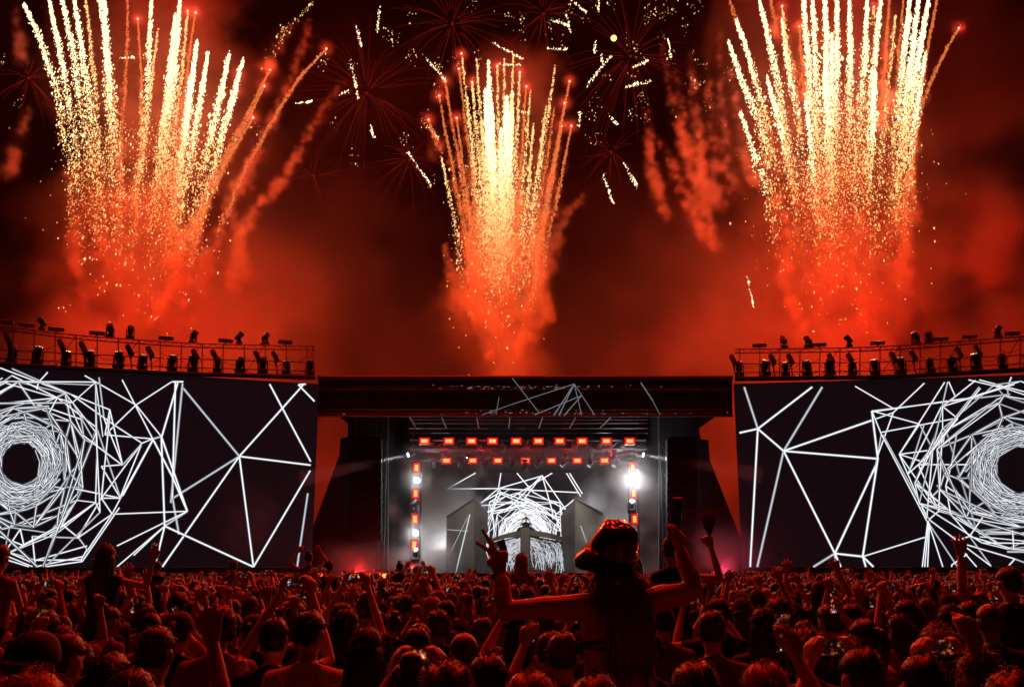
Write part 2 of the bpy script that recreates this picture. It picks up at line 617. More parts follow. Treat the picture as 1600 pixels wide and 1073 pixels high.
smoke_trails = {
    'l': [LF((1070, 245), (990, 360), (900, 520), (850, 590), (790, 660), (740, 740)), LF((40, -20), (60, 130), (70, 190)), LF((90, 330), (60, 430), (25, 540)), LF((960, 70), (930, 180), (850, 370), (740, 600)),
          LF((215, 540), (220, 700), (240, 860)), LF((720, 560), (730, 700), (760, 860)), LF((790, 640), (740, 800), (720, 900))],
    'c': [CF((740, 540), (690, 600), (650, 690), (630, 760)), CF((345, 680), (375, 800), (400, 900)), CF((430, 640), (440, 800)), CF((610, 640), (620, 800), (630, 900))],
    'r': [RF((65, 140), (95, 260), (130, 450), (190, 700)), RF((150, 150), (165, 330), (200, 600)), RF((200, 150), (210, 330), (232, 620)), RF((240, 90), (245, 330), (272, 580)), RF((30, 390), (90, 470), (140, 600), (200, 720)),
          RF((270, 210), (300, 380), (335, 560)), RF((110, 210), (130, 400), (170, 560)), RF((20, 330), (40, 520), (80, 640)), RF((180, 400), (200, 640), (230, 760))],
}
fountains = (('l', left_comets, 'dense fan of white gold comets with a long curved red flare trail', 70.0),
             ('c', center_comets, 'narrow gold comet fountain rising straight behind the stage roof', 71.0),
             ('r', right_comets, 'tall fan of white comets beside a row of burnt-out red smoke trails', 70.5))
PATHS = {}
for key, comets, lab, yy in fountains:
    base = P({'l': 225, 'c': 785, 'r': 1320}[key], 905, yy)
    base[2] = 0
    root = thing('firework_fountain', lab, 'firework', (0, 0, 0), group='comet fountains fired behind the stage')
    rack = MB()
    for k in range(6):
        rack.box((base[0] - 2 + k * .8, base[1], .06), (.5, .5, .12))
        for j in (-.14, .14):
            rack.tube([(base[0] - 2 + k * .8 + j, base[1], .1), (base[0] - 2 + k * .8 + j * 2.2, base[1], .95)], .08, 10)
    mat_surface('mortar_' + key, (.05, .05, .05), .7)
    rack.build('mortar_rack', MAT['mortar_' + key], root)
    PATHS[key] = []
    for pts, kind, head, d in comets:
        y1 = yy + rng.uniform(-2.2, 2.2)
        low = pts[-1][1] > 200 and len(pts) > 2
        if low:
            (xa, ya), (xb, yb) = pts[-2], pts[-1]
            sl_ = (xb - xa) / max(20.0, yb - ya)
            ye = rng.uniform(430, 540) if key != 'c' else rng.uniform(500, 575)
            ext = [(xb + sl_ * .75 * (ye - yb) * q + rng.normal(0, 3), yb + (ye - yb) * q) for q in (.5, 1.0)] if ye > yb + 30 else []
        else:
            ext = []
        pth = comet(root, pts + ext[:1], kind, y1, head, d)
        PATHS[key].append((path_px(pts + ext, 130, y1), kind, d))
    # loose falling sparks
    if key != 'x':
        lo_x, hi_x = {'l': (105, 330), 'c': (715, 830), 'r': (1190, 1420)}[key]
        n = {'l': 700, 'c': 480, 'r': 850}[key]
        yy_ = 190 + 360 * rng.beta(1.1, 2.6, n) + (60 if key == 'c' else 0)
        pts = np.array([P(rng.normal((lo_x + hi_x) / 2, (hi_x - lo_x) * .27), y_, yy + rng.uniform(-3, 1)) for y_ in yy_])
        tag(spark_mesh('falling_sparks', pts, rng.uniform(.02, .045, n), MAT['spark_gold'], root), kind='stuff')

# shells bursting overhead
def shell(cx, cy, Y, R, nray, lab, gold, core=True):
    c = P(cx, cy, Y)
    root = thing('firework_shell', lab, 'firework', group='shell bursts over the stage')
    st = MB()
    dirs = rng.normal(0, 1, (nray, 3))
    dirs /= np.linalg.norm(dirs, axis=1)[:, None]
    for d in dirs:
        r0, r1 = R * rng.uniform(.05, .2), R * rng.uniform(.55, 1.0)
        a = np.array([c + d * r for r in np.linspace(r0, r1, 4)])
        a[:, 2] -= np.linspace(0, 1, 4) ** 2 * R * rng.uniform(.08, .30)
        st.tube(a, np.linspace(.017, .007, 4), 3, caps=False)
    tag(st.build('streaks', MAT['streak_red'], root), kind='stuff')
    if gold:
        q = rng.normal(0, 1, (gold, 3))
        q /= np.linalg.norm(q, axis=1)[:, None]
        q = c + q * R * rng.uniform(.45, 1.1, (gold, 1))
        clus = q[rng.integers(0, max(1, gold // 9), gold)] + rng.normal(0, .28, (gold, 3)) * np.array([1, 1, 1.4])
        tag(spark_mesh('glitter', clus, rng.uniform(.018, .038, gold), MAT['spark_gold'], root), kind='stuff')
    if core:
        MB().ball(c, .12, 8, 6).build('burst_core', MAT['streak_red'], root, True)
    return c


shell(707, 38, 74, 6.5, 46, 'thin red star burst with gold specks high above the central fountain', 150)
shell(573, 146, 73, 8.0, 60, 'faint wide red star burst between the fan with the curved trail and the central fountain', 70)
shell(985, 88, 75, 7.5, 56, 'glittering red star burst between the central fountain and the burnt-out smoke trails', 330)
shell(850, 22, 76, 5.0, 36, 'dim red star burst at the top beside the yellow star', 60)
shell(640, 250, 75, 4.5, 30, 'faint red star burst close beside the central fountain', 20)
shell(1060, 345, 76, 3.4, 24, 'small dim red burst below the burnt-out smoke trails', 0)
shell(490, 275, 74, 3.8, 26, 'small dim red star burst below the long curved red flare trail', 0)
shell(45, 122, 74, 3.6, 30, 'small red puff burst beside the outermost white comet of the fan with the curved trail', 20)
shell(955, 238, 74, 3.2, 24, 'small faint red burst below the glittering shell', 0)
c_ = P(959, 60, 70)
ys = thing('firework_star', 'single yellow glowing star hanging above the glittering red burst', 'firework')
MB().ball(c_, .22, 12, 8).build('flare', MAT['flare_gold'], ys, True)
dash = [((100, 65), (115, 130)), ((85, 165), (107, 280)), ((167, 15), (160, 90)), ((140, 340), (150, 387)), ((282, 147), (350, 225)), ((245, 425), (305, 510)), ((482, 120), (565, 165)),
        ((640, 55), (690, 70)), ((688, 40), (700, 92)), ((625, 137), (692, 138)), ((771, 110), (765, 150)), ((740, 245), (815, 155)), ((872, 190), (918, 168)), ((848, 244), (925, 228)), ((973, 110), (980, 162)),
        ((727, 310), (722, 355)), ((805, 320), (832, 350)), ((845, 450), (888, 525)), ((790, 480), (818, 570)), ((498, 181), (560, 181)), ((560, 313), (585, 318)), ((52, 265), (78, 255)), ((700, 0), (745, 35)), ((778, 0), (778, 36)), ((785, 150), (790, 175)),
        ((300, 350), (332, 388))]
for i, (a, b) in enumerate(dash):
    a, b = CF(a, b)
    p = np.array([P(*a, 71), P(*b, 71)])
    n = int(np.linalg.norm(p[1] - p[0]) * 22) + 8
    t = rng.random(n)[:, None] ** .7
    o = spark_mesh('falling_star', p[0] * (1 - t) + p[1] * t + rng.normal(0, .05, (n, 3)), rng.uniform(.018, .040, n), MAT['spark_white'], None)
    ctr = (np.array(a) + np.array(b)) / 2
    near_ = min((('the wide faint burst', 573, 146), ('the thin red burst', 707, 38), ('the glittering burst', 985, 88), ('the yellow star', 959, 60), ('the dim top burst', 850, 22), ('the small faint burst', 955, 238), ('the central fountain', 790, 150)),
                key=lambda q: math.hypot(ctr[0] - q[1], ctr[1] - q[2]))
    sl_ = abs(math.degrees(math.atan2(b[1] - a[1], b[0] - a[0]))) % 180
    ori = 'level' if sl_ < 22 or sl_ > 158 else ('upright' if 68 < sl_ < 112 else 'slanting')
    ln_ = 'long' if math.dist(a, b) > 42 else ('short' if math.dist(a, b) < 27 else 'mid-length')
    up_ = 'above' if ctr[1] < near_[2] - 25 else ('below' if ctr[1] > near_[2] + 25 else 'beside')
    tag(o, '%s %s gold streak %s %s' % (ln_, ori, up_, near_[0]), 'firework', 'gold streaks drifting between the fireworks')
for (a, b) in (((1165, 425), (1178, 480)), ((455, 163), (488, 158)), ((185, 91), (210, 90))):
    p = np.array([P(*a, 71), P(*b, 71)])
    t = rng.random(40)[:, None] ** .6
    o = spark_mesh('falling_star', p[0] * (1 - t) + p[1] * t + rng.normal(0, .03, (40, 3)), rng.uniform(.02, .045, 40), MAT['spark_white'], None)
    tag(o, 'short pale gold streak drifting beside a comet fountain', 'firework', 'gold streaks beside the fountains')


# ---- smoke of the three fountains: trails and billowing columns on one grid each
def sstep(a, b, x):
    t = np.clip((x - a) / (b - a), 0, 1)
    return t * t * (3 - 2 * t)


def V3_(*a):
    return np.array(a, float)


def fountain_smoke(key, yy, x0, x1, col, amp, seed):
    r = np.random.default_rng(seed)
    vox = .17 if key != 'c' else .15
    lo = np.array([P(x0, 400, yy)[0], yy - 4.8, 6.5])
    hi = np.array([P(x1, 400, yy)[0], yy + 4.8, 46.0])
    if key == 'c':
        hi[2] = 40
    shp = np.maximum(((hi - lo) / vox).astype(int), 4)
    hi = lo + (shp - 1) * vox
    g = np.zeros(shp)
    # knobbly trails left by the comets, older and wider lower down
    for pth, kind, d in PATHS[key]:
        n = len(pth)
        ph_ = r.uniform(0, 6.28, 4)
        thin = min(1.0, np.linalg.norm(pth[-1] - pth[0]) / 16.0) ** 1.5
        for i in range(2, n):
            t = i / n
            rad = .10 + .24 * t
            sway = V3_(math.sin(i * .21 + ph_[0]) + .6 * math.sin(i * .5 + ph_[1]), math.sin(i * .17 + ph_[2]), 0) * .22 * t
            for _ in range(3):
                c = pth[i] + sway + r.normal(0, 1, 3) * rad * .8 * np.array([1, .8, 1])
                splat(g, lo, vox, c, rad * r.uniform(.6, 1.1), (.14 + .30 * t) * (1.7 if kind == 'ember' else .7) * thin)
    for t_ in smoke_trails[key]:
        faint = .35 if (len(t_) < 3 or (key == 'l' and t_[0][0] < 60)) else (.75 if key == 'r' else .9)
        pth = path_px(t_, 150, yy + r.uniform(-2, 2))
        for i in range(150):
            rad = .15 + .20 * i / 150
            for _ in range(4):
                c = pth[i] + r.normal(0, 1, 3) * rad * 1.0 * np.array([1, .8, .8])
                splat(g, lo, vox, c, rad * r.uniform(.5, 1.0), .30 * faint)
    er = sstep(.30, .70, fbm(shp, 6, 3, r, .8))
    g = np.clip(g - 1.1 * er, 0, None) * .55 + .12 * g * (1.15 - er)
    for c in FLARES:                      # puffs of smoke added round the stars to give them halos
        splat(g, lo, vox, c, .40, .30)
    # billowing column
    X = np.linspace(lo[0], hi[0], shp[0])[:, None, None]
    Y = np.linspace(lo[1], hi[1], shp[1])[None, :, None]
    Z = np.linspace(lo[2], hi[2], shp[2])[None, None, :]
    warp = (fbm(shp, 46, 4, r) - .5) * 6.0
    nz = fbm(shp, 30, 5, r, .62)
    for (pxc0, pxc1, w0, w1, ztop, a) in col:
        zz = np.clip((Z - 8) / (ztop - 8), 0, 1.3)
        xc = P(pxc0, 400, yy)[0] * (1 - zz) + P(pxc1, 400, yy)[0] * zz
        hw = (w0 * (1 - zz) + w1 * zz) * yy / F
        q = np.abs(X + warp - xc) / hw
        q2 = np.sqrt(q ** 2 + ((Y - yy) / 3.8) ** 2)
        body = sstep(1.25, .35, q2 + (nz - .5) * 3.0)
        body = body * (1 - sstep(.45, 1.12, zz + (nz - .5) * .5))
        g += a * body * (.15 + 2.2 * sstep(.3, .75, nz))
    edge = 1.0
    for ax in range(3):
        u = np.minimum(np.arange(shp[ax]), np.arange(shp[ax])[::-1]) / 5.0
        s_ = [1, 1, 1]
        s_[ax] = -1
        if ax == 2:
            u = np.minimum(np.minimum(np.arange(shp[2])[::-1] / 5.0, np.arange(shp[2]) / 14.0), 1)
        edge = edge * np.clip(u, 0, 1).reshape(s_)
    g = g * edge * amp
    g[g < .002] = 0
    return smoke_grid('smoke', g, lo, hi, MAT['smoke_dense'],
                      {'l': 'red lit smoke column under the comet fan with the curved flare trail', 'c': 'narrow orange lit smoke column behind the stage roof',
                       'r': 'broad red lit smoke column under the fan beside the burnt-out trails'}[key])


fountain_smoke('l', 70.0, -30, 580, [(215, 235, 120, 115, 30, .08), (270, 320, 270, 150, 25, .09), (225, 225, 130, 170, 52, .05)], 1.0, 3)
fountain_smoke('c', 71.0, 610, 960, [(785, 788, 50, 62, 28, .15), (780, 785, 90, 84, 20, .07), (785, 788, 60, 90, 50, .045)], 1.0, 4)
fountain_smoke('r', 70.5, 985, 1640, [(1330, 1330, 105, 130, 29, .08), (1290, 1260, 280, 180, 25, .09), (1300, 1300, 140, 180, 52, .05)], 1.0, 5)

# ---- the old smoke drifting behind everything
r_ = np.random.default_rng(9)
vox = 1.0
lo = np.array([-75.0, 79.0, -.5])
hi = np.array([75.0, 103.0, 62.0])
shp = ((hi - lo) / vox).astype(int)
hi = lo + (shp - 1) * vox
nz = fbm(shp, 15, 4, r_, .75)
n2 = fbm(shp, 44, 2, r_)
Z = np.linspace(lo[2], hi[2], shp[2])[None, None, :]
g = .40 * sstep(.48, .66, nz * .65 + n2 * .35 + .12 * (1 - sstep(10, 42, Z)) - .02) * (.085 * (1 - sstep(12, 46, Z)) + .016)
for ax in range(2):
    u = np.clip(np.minimum(np.arange(shp[ax]), np.arange(shp[ax])[::-1]) / 4.0, 0, 1)
    s_ = [1, 1, 1]
    s_[ax] = -1
    g = g * u.reshape(s_)
Xb = np.linspace(lo[0], hi[0], shp[0])[:, None, None]
g = g * (.32 + .68 * np.clip(np.abs(Xb) / 34.0, 0, 1.4)) + .035 * sstep(13, 6, Z) * (.4 + nz)
Yb = np.linspace(lo[1], hi[1], shp[1])[None, :, None]
for px_, py_, rr_, a_ in ((1540, 430, 9.0, .075), (1460, 500, 7.0, .04), (50, 480, 8.0, .04), (360, 500, 7.0, .04), (1020, 520, 6.0, .03), (1250, 480, 9.0, .03)):
    c = P(px_, py_, 84.0)
    g = g + 2.4 * a_ * sstep(.46, .60, nz) * np.exp(-(((Xb - c[0]) ** 2 + (Z - c[2]) ** 2) / rr_ ** 2 + ((Yb - c[1]) / 3.2) ** 2))
g[g < .0008] = 0
smoke_grid('smoke', g, lo, hi, MAT['smoke_dense'], 'old dark red smoke bank drifting behind the fountains')

# ---- the light the fireworks give, and unseen lamps added to it
RED = (1.0, .012, .002)
ORG = (1.0, .050, .008)
GLD = (1.0, .17, .035)
FIRE = []
for key, yy, spots in (
        ('l', 70.0, [(150, 500, 5, RED), (300, 470, 5, RED), (110, 390, 4, RED), (230, 380, 6, ORG), (350, 360, 4, RED), (150, 260, 5, ORG), (270, 240, 7, GLD), (120, 120, 5, ORG), (200, 90, 7, GLD), (290, 60, 8, GLD), (400, 190, 4, RED), (500, 80, 4, RED), (330, -60, 16, RED), (150, -60, 14, RED), (230, -700, 95, RED)]),
        ('c', 71.0, [(760, 540, 5, ORG), (815, 500, 5, ORG), (765, 430, 6, ORG), (810, 370, 6, GLD), (770, 290, 6, GLD), (800, 190, 6, GLD), (690, 170, 3, RED), (880, 190, 3, RED), (785, -720, 85, RED)]),
        ('r', 70.5, [(1260, 510, 5, RED), (1390, 490, 5, RED), (1200, 420, 4, RED), (1310, 400, 6, ORG), (1420, 360, 4, RED), (1250, 270, 6, ORG), (1370, 250, 6, GLD), (1190, 130, 5, ORG), (1290, 80, 8, GLD), (1400, 90, 8, GLD), (1090, 250, 1.5, RED), (1130, 90, 2, RED), (1497, 45, 4, RED), (1540, 420, 3, RED), (1300, -60, 16, RED), (1420, -60, 14, RED), (1360, -700, 95, RED)])):
    for x, y, k, c in spots:
        FIRE.append((P(x + rng.uniform(-12, 12), y + rng.uniform(-12, 12), yy - rng.uniform(5.2, 8.0) - (18 if y < -200 else 0)), k * (400 if y < 300 else 300), c, .05 if y > -200 else 2.0))  # the unseen high lamps are set nearer, added to light the crowd
FIRE += [(P(1545, 400, 77.5), 5200, RED, .05), (P(1490, 490, 77.0), 2600, RED, .05), (P(40, 470, 77.5), 1500, RED, .05), (P(350, 500, 77.5), 1500, RED, .05), (P(1040, 515, 77.5), 1000, RED, .05), (P(512, 800, 74), 420, RED, .05), (P(1132, 800, 74), 420, RED, .05)]  # added lamps that brighten the smoke bank and the red side gaps
for c in FLARES:
    FIRE.append((c + np.array([0, -.16, 0]), 70, (1.0, .03, .02), .03))
# an unseen shell added to light the crowd from above
c_ = shell(800, -1500, 30, 7.0, 60, 'unseen red shell added high over the crowd to light it', 120)
FIRE.append((c_ + np.array([0, 0, -.6]), 21000, (1.0, .014, .003), .5))
for loc, pw, colr, rad in FIRE:
    lamp('firework_and_added_light', loc, pw, colr, rad)

# ------------------------------------------------------------------ ground
mat_surface('ground', (.035, .032, .03), .9, scale=.6, var=.4, bump=.6)
mat_surface('black_metal', (.03, .03, .032), .45, .6, bump=.05)
mat_surface('alu', (.42, .42, .43), .38, .9, var=.15)
mat_surface('dark_alu', (.12, .12, .125), .42, .8, var=.2)
mat_surface('black_drape', (.016, .015, .017), .85, var=.4, scale=2.0, bump=.3)
mat_surface('led_face', (.012, .011, .014), .5, var=.2, scale=3.0)
b_ = MAT['led_face'].node_tree.nodes['Principled BSDF']        # a lit LED wall is never fully black
b_.inputs['Emission Color'].default_value = (.9, .62, .95, 1)
b_.inputs['Emission Strength'].default_value = .0040
mat_surface('black_plastic', (.022, .022, .024), .4, var=.2)
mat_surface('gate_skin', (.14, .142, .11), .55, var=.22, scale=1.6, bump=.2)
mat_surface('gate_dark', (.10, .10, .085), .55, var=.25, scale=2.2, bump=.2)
mat_surface('deck', (.04, .04, .042), .6, var=.3)
mat_surface('glass_lens', (.55, .56, .6), .08, .85, var=.1)
mat_surface('fascia_mesh', (.02, .016, .018), .7, var=.4, scale=6)
mat_emit('led_white', (.94, .96, 1.0), 1.15)
mat_emit('led_dim', (.88, .92, 1.0), .7)
mat_emit('faint_glow', (.82, .88, 1.0), .13)
mat_emit('led_grey', (.85, .88, 1.0), .20)
mat_emit('blinder_core', (1.0, .36, .08), 1.9)
mat_emit('blinder_glow_rim', (1.0, .010, .018), .9)
mat_emit('lamp_white', (.95, .97, 1.0), 6.0)
mat_emit('lamp_soft', (.9, .93, 1.0), .5)

gm = MB().add([(-1500, -200, 0), (1500, -200, 0), (1500, 3000, 0), (-1500, 3000, 0)], [(0, 1, 2, 3)]).build('ground', MAT['ground'])
tag(gm, kind='structure')

# ------------------------------------------------------------------ side screens
LA, LB = (P(487, 890, 45)[0], 45.0), (P(487, 890, 45)[0] - 9.59, 45.0 - 3.70)
RA, RB = (P(1160, 890, 45)[0], 45.0), (P(1160, 890, 45)[0] + 9.47, 45.0 - 1.73)


def plane_frame(A, B):
    A3, t = np.array([*A, 0.0]), np.array([B[0] - A[0], B[1] - A[1], 0.0])
    t /= np.linalg.norm(t)
    n = np.array([t[1], -t[0], 0.0])
    if n[1] > 0:
        n = -n
    return A3, t, n


def strip(mb, a, b, w, n):
    """flat ribbon a-b of width w facing n"""
    d = b - a
    L = np.linalg.norm(d)
    if L < 1e-6:
        return
    d = d / L
    s = np.cross(d, n)
    s = s / np.linalg.norm(s) * w / 2
    mb.add([a - s, b - s, b + s, a + s], [(0, 1, 2, 3)])


def vortex(cx, cy, rx, ry, r_out, r, tail):
    """line tunnel in pixels: list of (p, q, width)"""
    out = []
    rings = []
    K = 11
    for k in range(K):
        q = (k / (K - 1)) ** 1.5
        R = 1 + (r_out - 1) * q
        nv = int(15 - 7 * q)
        a0 = r.uniform(0, 6.28)
        ring = []
        for j in range(nv):
            a = a0 + 2 * PI * j / nv + r.uniform(-.24, .24)
            rr = R * (1 + r.uniform(-.15, .13) * (0.6 + .6 * q))
            ring.append((cx + rx * rr * math.cos(a), cy + ry * rr * math.sin(a) * (1 - .05 * q)))
        rings.append(ring)
        w = .75 + .6 * q
        for j in range(nv):
            out.append((ring[j], ring[(j + 1) % nv], w))
            if r.random() < .4:
                b = ring[(j + 1) % nv]
                out.append((ring[j], (b[0] + r.uniform(-6, 6) * (1 + q), b[1] + r.uniform(-6, 6) * (1 + q)), w * .8))
            if r.random() < .3:
                out.append((ring[j], ring[(j + 2) % nv], w * .75))
        if k:
            for p_ in ring:
                s_ = sorted(rings[k - 1], key=lambda q_: (q_[0] - p_[0]) ** 2 + (q_[1] - p_[1]) ** 2)
                for t_ in s_[:2 if r.random() < .5 else 1]:
                    out.append((p_, t_, w * .85))
    for k in range(44):       # the tight glowing throat
        R = .9 + r.uniform(0, 1.0) ** 1.5 * .9
        nv = r.integers(9, 17)
        a0 = r.uniform(0, 6.28)
        pts = [(cx + rx * R * (1 + r.uniform(-.11, .11)) * math.cos(a0 + 2 * PI * j / nv), cy + ry * R * (1 + r.uniform(-.11, .11)) * math.sin(a0 + 2 * PI * j / nv)) for j in range(nv)]
        for j in range(nv):
            if r.random() < .85:
                out.append((pts[j], pts[(j + 1) % nv], r.uniform(.5, 1.0)))
    return out


def clip_y(p, q, y0, y1):
    (ax, ay), (bx, by) = p, q
    if (ay < y0 and by < y0) or (ay > y1 and by > y1):
        return None
    def cut(ax, ay, bx, by, y):
        t = (y - ay) / (by - ay)
        return (ax + t * (bx - ax), y)
    if ay < y0: ax, ay = cut(ax, ay, bx, by, y0)
    if by < y0: bx, by = cut(ax, ay, bx, by, y0)
    if ay > y1: ax, ay = cut(ax, ay, bx, by, y1)
    if by > y1: bx, by = cut(ax, ay, bx, by, y1)
    return (ax, ay), (bx, by)


ZL = lambda *p: sc((0, 500), 2.682, p)
ZR = lambda *p: sc((1120, 500), 2.683, p)
left_lines = [(1003, 570, 768, 285), (1003, 570, 1270, 272), (1003, 570, 1302, 607), (1003, 570, 1062, 1037), (1003, 570, 680, 1037), (1003, 570, 725, 745), (1130, 268, 1302, 592), (1250, 270, 1318, 340), (1252, 270, 1282, 268),
              (1300, 630, 1062, 1037), (1290, 725, 1245, 1037), (720, 258, 570, 355), (570, 355, 440, 480), (722, 258, 768, 258), (735, 258, 722, 745), (765, 265, 716, 765), (745, 262, 678, 487), (355, 232, 570, 355), (570, 355, 676, 487),
              (676, 487, 785, 800), (785, 800, 690, 862), (690, 862, 490, 1037), (512, 250, 640, 497), (640, 497, 722, 655), (722, 655, 785, 800), (678, 487, 640, 497), (640, 497, 595, 515), (640, 497, 440, 480), (676, 487, 690, 862), (690, 862, 648, 1037),
              (722, 740, 750, 897), (785, 800, 470, 812), (785, 800, 490, 945), (690, 862, 560, 985), (690, 862, 1062, 1037), (595, 515, 515, 605), (515, 605, 425, 612), (640, 500, 505, 745), (640, 505, 515, 735), (595, 515, 500, 750),
              (415, 240, 436, 412), (436, 412, 512, 600), (460, 375, 512, 600), (460, 375, 440, 480), (300, 312, 460, 375), (405, 450, 505, 745), (505, 745, 470, 812), (470, 812, 340, 1003), (500, 785, 345, 1010), (0, 200, 300, 312), (50, 203, 300, 312),
              (300, 312, 480, 440), (480, 440, 595, 515), (200, 218, 160, 262), (160, 262, 155, 290), (0, 268, 50, 232), (50, 232, 240, 325), (240, 325, 405, 450), (0, 350, 240, 325), (120, 340, 340, 415), (340, 415, 350, 480), (505, 745, 310, 705), (425, 612, 505, 745),
              (340, 1003, 150, 1005), (340, 1003, 365, 960), (150, 1005, 0, 960), (150, 1022, 20, 965), (150, 1005, 365, 945), (150, 1037, 345, 990), (148, 1037, 135, 905), (135, 905, 325, 912), (325, 912, 470, 812), (0, 905, 95, 942), (95, 942, 260, 855), (260, 855, 330, 912), (330, 912, 365, 960),
              (425, 745, 505, 745), (425, 745, 470, 812), (345, 1010, 340, 1003), (190, 1037, 345, 1010), (405, 450, 310, 705), (460, 400, 425, 745), (325, 912, 425, 745), (85, 875, 100, 942), (25, 965, 85, 875), (115, 345, 0, 380), (240, 325, 200, 400), (595, 515, 425, 745), (510, 605, 345, 480)]
right_lines = [(172, 455, 115, 280), (172, 455, 400, 280), (172, 455, 140, 1037), (172, 455, 280, 548), (172, 455, 95, 472), (280, 548, 442, 280), (280, 548, 655, 418), (655, 418, 740, 387), (280, 548, 670, 580), (280, 548, 495, 977), (280, 548, 170, 1037),
               (580, 277, 740, 370), (870, 264, 740, 387), (740, 387, 670, 580), (495, 977, 668, 605), (495, 977, 405, 1037), (495, 977, 502, 1037), (495, 977, 520, 1037), (495, 977, 612, 990), (612, 990, 675, 580), (660, 640, 690, 478), (612, 990, 885, 905), (612, 990, 625, 1037), (612, 990, 657, 1037),
               (650, 380, 675, 580), (650, 380, 1230, 310), (652, 384, 1100, 320), (650, 380, 850, 435), (650, 380, 690, 478), (690, 478, 885, 850), (697, 480, 890, 835), (690, 470, 1010, 410), (850, 435, 765, 562), (765, 562, 890, 545), (765, 562, 885, 600), (850, 435, 905, 540), (765, 562, 930, 800), (765, 562, 880, 830),
               (945, 360, 1010, 412), (945, 360, 905, 545), (968, 258, 905, 540), (955, 260, 765, 562), (972, 258, 1000, 320), (940, 365, 800, 645), (800, 645, 890, 565), (870, 435, 805, 640), (845, 605, 1050, 605), (845, 605, 930, 800), (930, 800, 890, 835), (930, 800, 980, 812), (845, 605, 1100, 280),
               (885, 840, 862, 1037), (888, 850, 872, 1037), (892, 850, 884, 1037), (885, 840, 948, 1037), (888, 850, 1010, 1037), (890, 835, 1150, 1030), (995, 925, 1090, 1037), (985, 1025, 1050, 980), (985, 1025, 985, 1037), (1060, 905, 1150, 1030), (1000, 925, 1060, 905), (1100, 250, 1290, 300), (1055, 250, 1225, 290), (1235, 238, 1218, 282), (1218, 282, 1222, 318),
               (1000, 320, 1085, 252), (1000, 320, 940, 365), (905, 545, 880, 830), (945, 470, 930, 800), (1005, 480, 985, 600), (960, 695, 985, 600), (960, 695, 1020, 735), (960, 695, 980, 812), (1115, 825, 1060, 905), (1115, 825, 1020, 735), (890, 565, 905, 540), (1010, 412, 890, 565), (1105, 285, 890, 560), (1220, 1037, 1250, 1000), (1250, 1000, 1290, 1015), (995, 925, 1250, 1000), (1060, 905, 1245, 960), (1240, 880, 1245, 960), (980, 812, 1060, 905)]


def side_screen(name, label, A, B, length, lines, z0, z1, vort, r, ylim):
    A3, t, n = plane_frame(A, B)
    root = thing(name, label, 'screen', (A3 + t * length / 2) * [1, 1, 0], group='giant side screens')
    inv = Matrix.Translation(root.location).inverted()

    def put(mb, nm, m, kind=None):
        o = mb.build(nm, m, root)
        o.matrix_parent_inverse = inv
        if kind:
            o['kind'] = kind
        return o
    R = np.stack([t, -n, np.array([0, 0, 1.0])], 1)
    c = A3 + t * length / 2
    put(MB().box(c + [0, 0, (z0 + z1) / 2] - n * .16, (length, .3, z1 - z0), R), 'panel_wall', MAT['led_face'])
    put(MB().box(c + [0, 0, z0 - .12] - n * .12, (length, .34, .22), R), 'lower_frame', MAT['black_metal'])
    for k in range(5):
        q = A3 + t * (length * (k + .5) / 5) - n * .9
        put(MB().box(q + [0, 0, z1 / 2], (.3, .3, z1), R), 'support_tower', MAT['black_metal'])
    put(MB().box(c + [0, 0, (z0 - .24) / 2] - n * .3, (length, .2, z0 - .26), R), 'base_skirt', MAT['black_drape'])
    mb, dim, halo = MB(), MB(), MB()
    i = 0
    for p, q, w in lines + vort:
        k = clip_y(p, q, ylim[0], ylim[1])
        if k is None:
            continue
        off = .012 + (i % 120) * .0006
        a, b = PPL(*k[0], A, B, off), PPL(*k[1], A, B, off)
        if np.dot(a - A3, t) < .05 or np.dot(b - A3, t) < .05:      # keep the picture on its panel
            sa, sb = np.dot(a - A3, t), np.dot(b - A3, t)
            if sa < .05 and sb < .05:
                continue
            f = (.05 - sa) / (sb - sa)
            if sa < .05: a = a + (b - a) * f
            else: b = a + (b - a) * f
        for e in (a, b):
            e[2] = min(max(e[2], z0 + .02), z1 - .02)
        strip(mb if (i % 5) else dim, a, b, w * 45 / F, n)
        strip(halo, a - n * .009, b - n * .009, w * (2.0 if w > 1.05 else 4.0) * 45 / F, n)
        i += 1
    put(mb, 'picture', MAT['led_white'], 'stuff')
    put(dim, 'picture', MAT['led_dim'], 'stuff')
    put(halo, 'picture', MAT['faint_glow'], 'stuff')  # wide faint strips painted as glow round the lines
    return root


ll = [(*ZL((a, b), (c, d)), 2.0 if min(a, c) > 600 else 1.4) for a, b, c, d in left_lines]
rl = [(*ZR((a, b), (c, d)), 2.2 if max(a, c) < 690 else 1.4) for a, b, c, d in right_lines]
rv = np.random.default_rng(21)
ZTOP = PPL(421, 595, LA, LB)[2]
side_screen('led_screen', 'giant screen of white polygon lines round a whole black tunnel mouth', LA, LB, 24.0, ll, 2.12, ZTOP, vortex(33, 724, 36, 38, 4.15, rv, 0), rv, (560, 887))
ZTOPR = PPL(1163, 599, RA, RB)[2]
side_screen('led_screen', 'giant screen of white lines with two tall lines rising close to its edge', RA, RB, 24.0, rl, 2.12, ZTOPR, vortex(1597, 733, 50, 42, 3.55, rv, 0), rv, (560, 887))

# ------------------------------------------------------------------ lamps: one of each kind, then copies
def rotm(ax, a):
    return np.array(Matrix.Rotation(a, 3, ax))


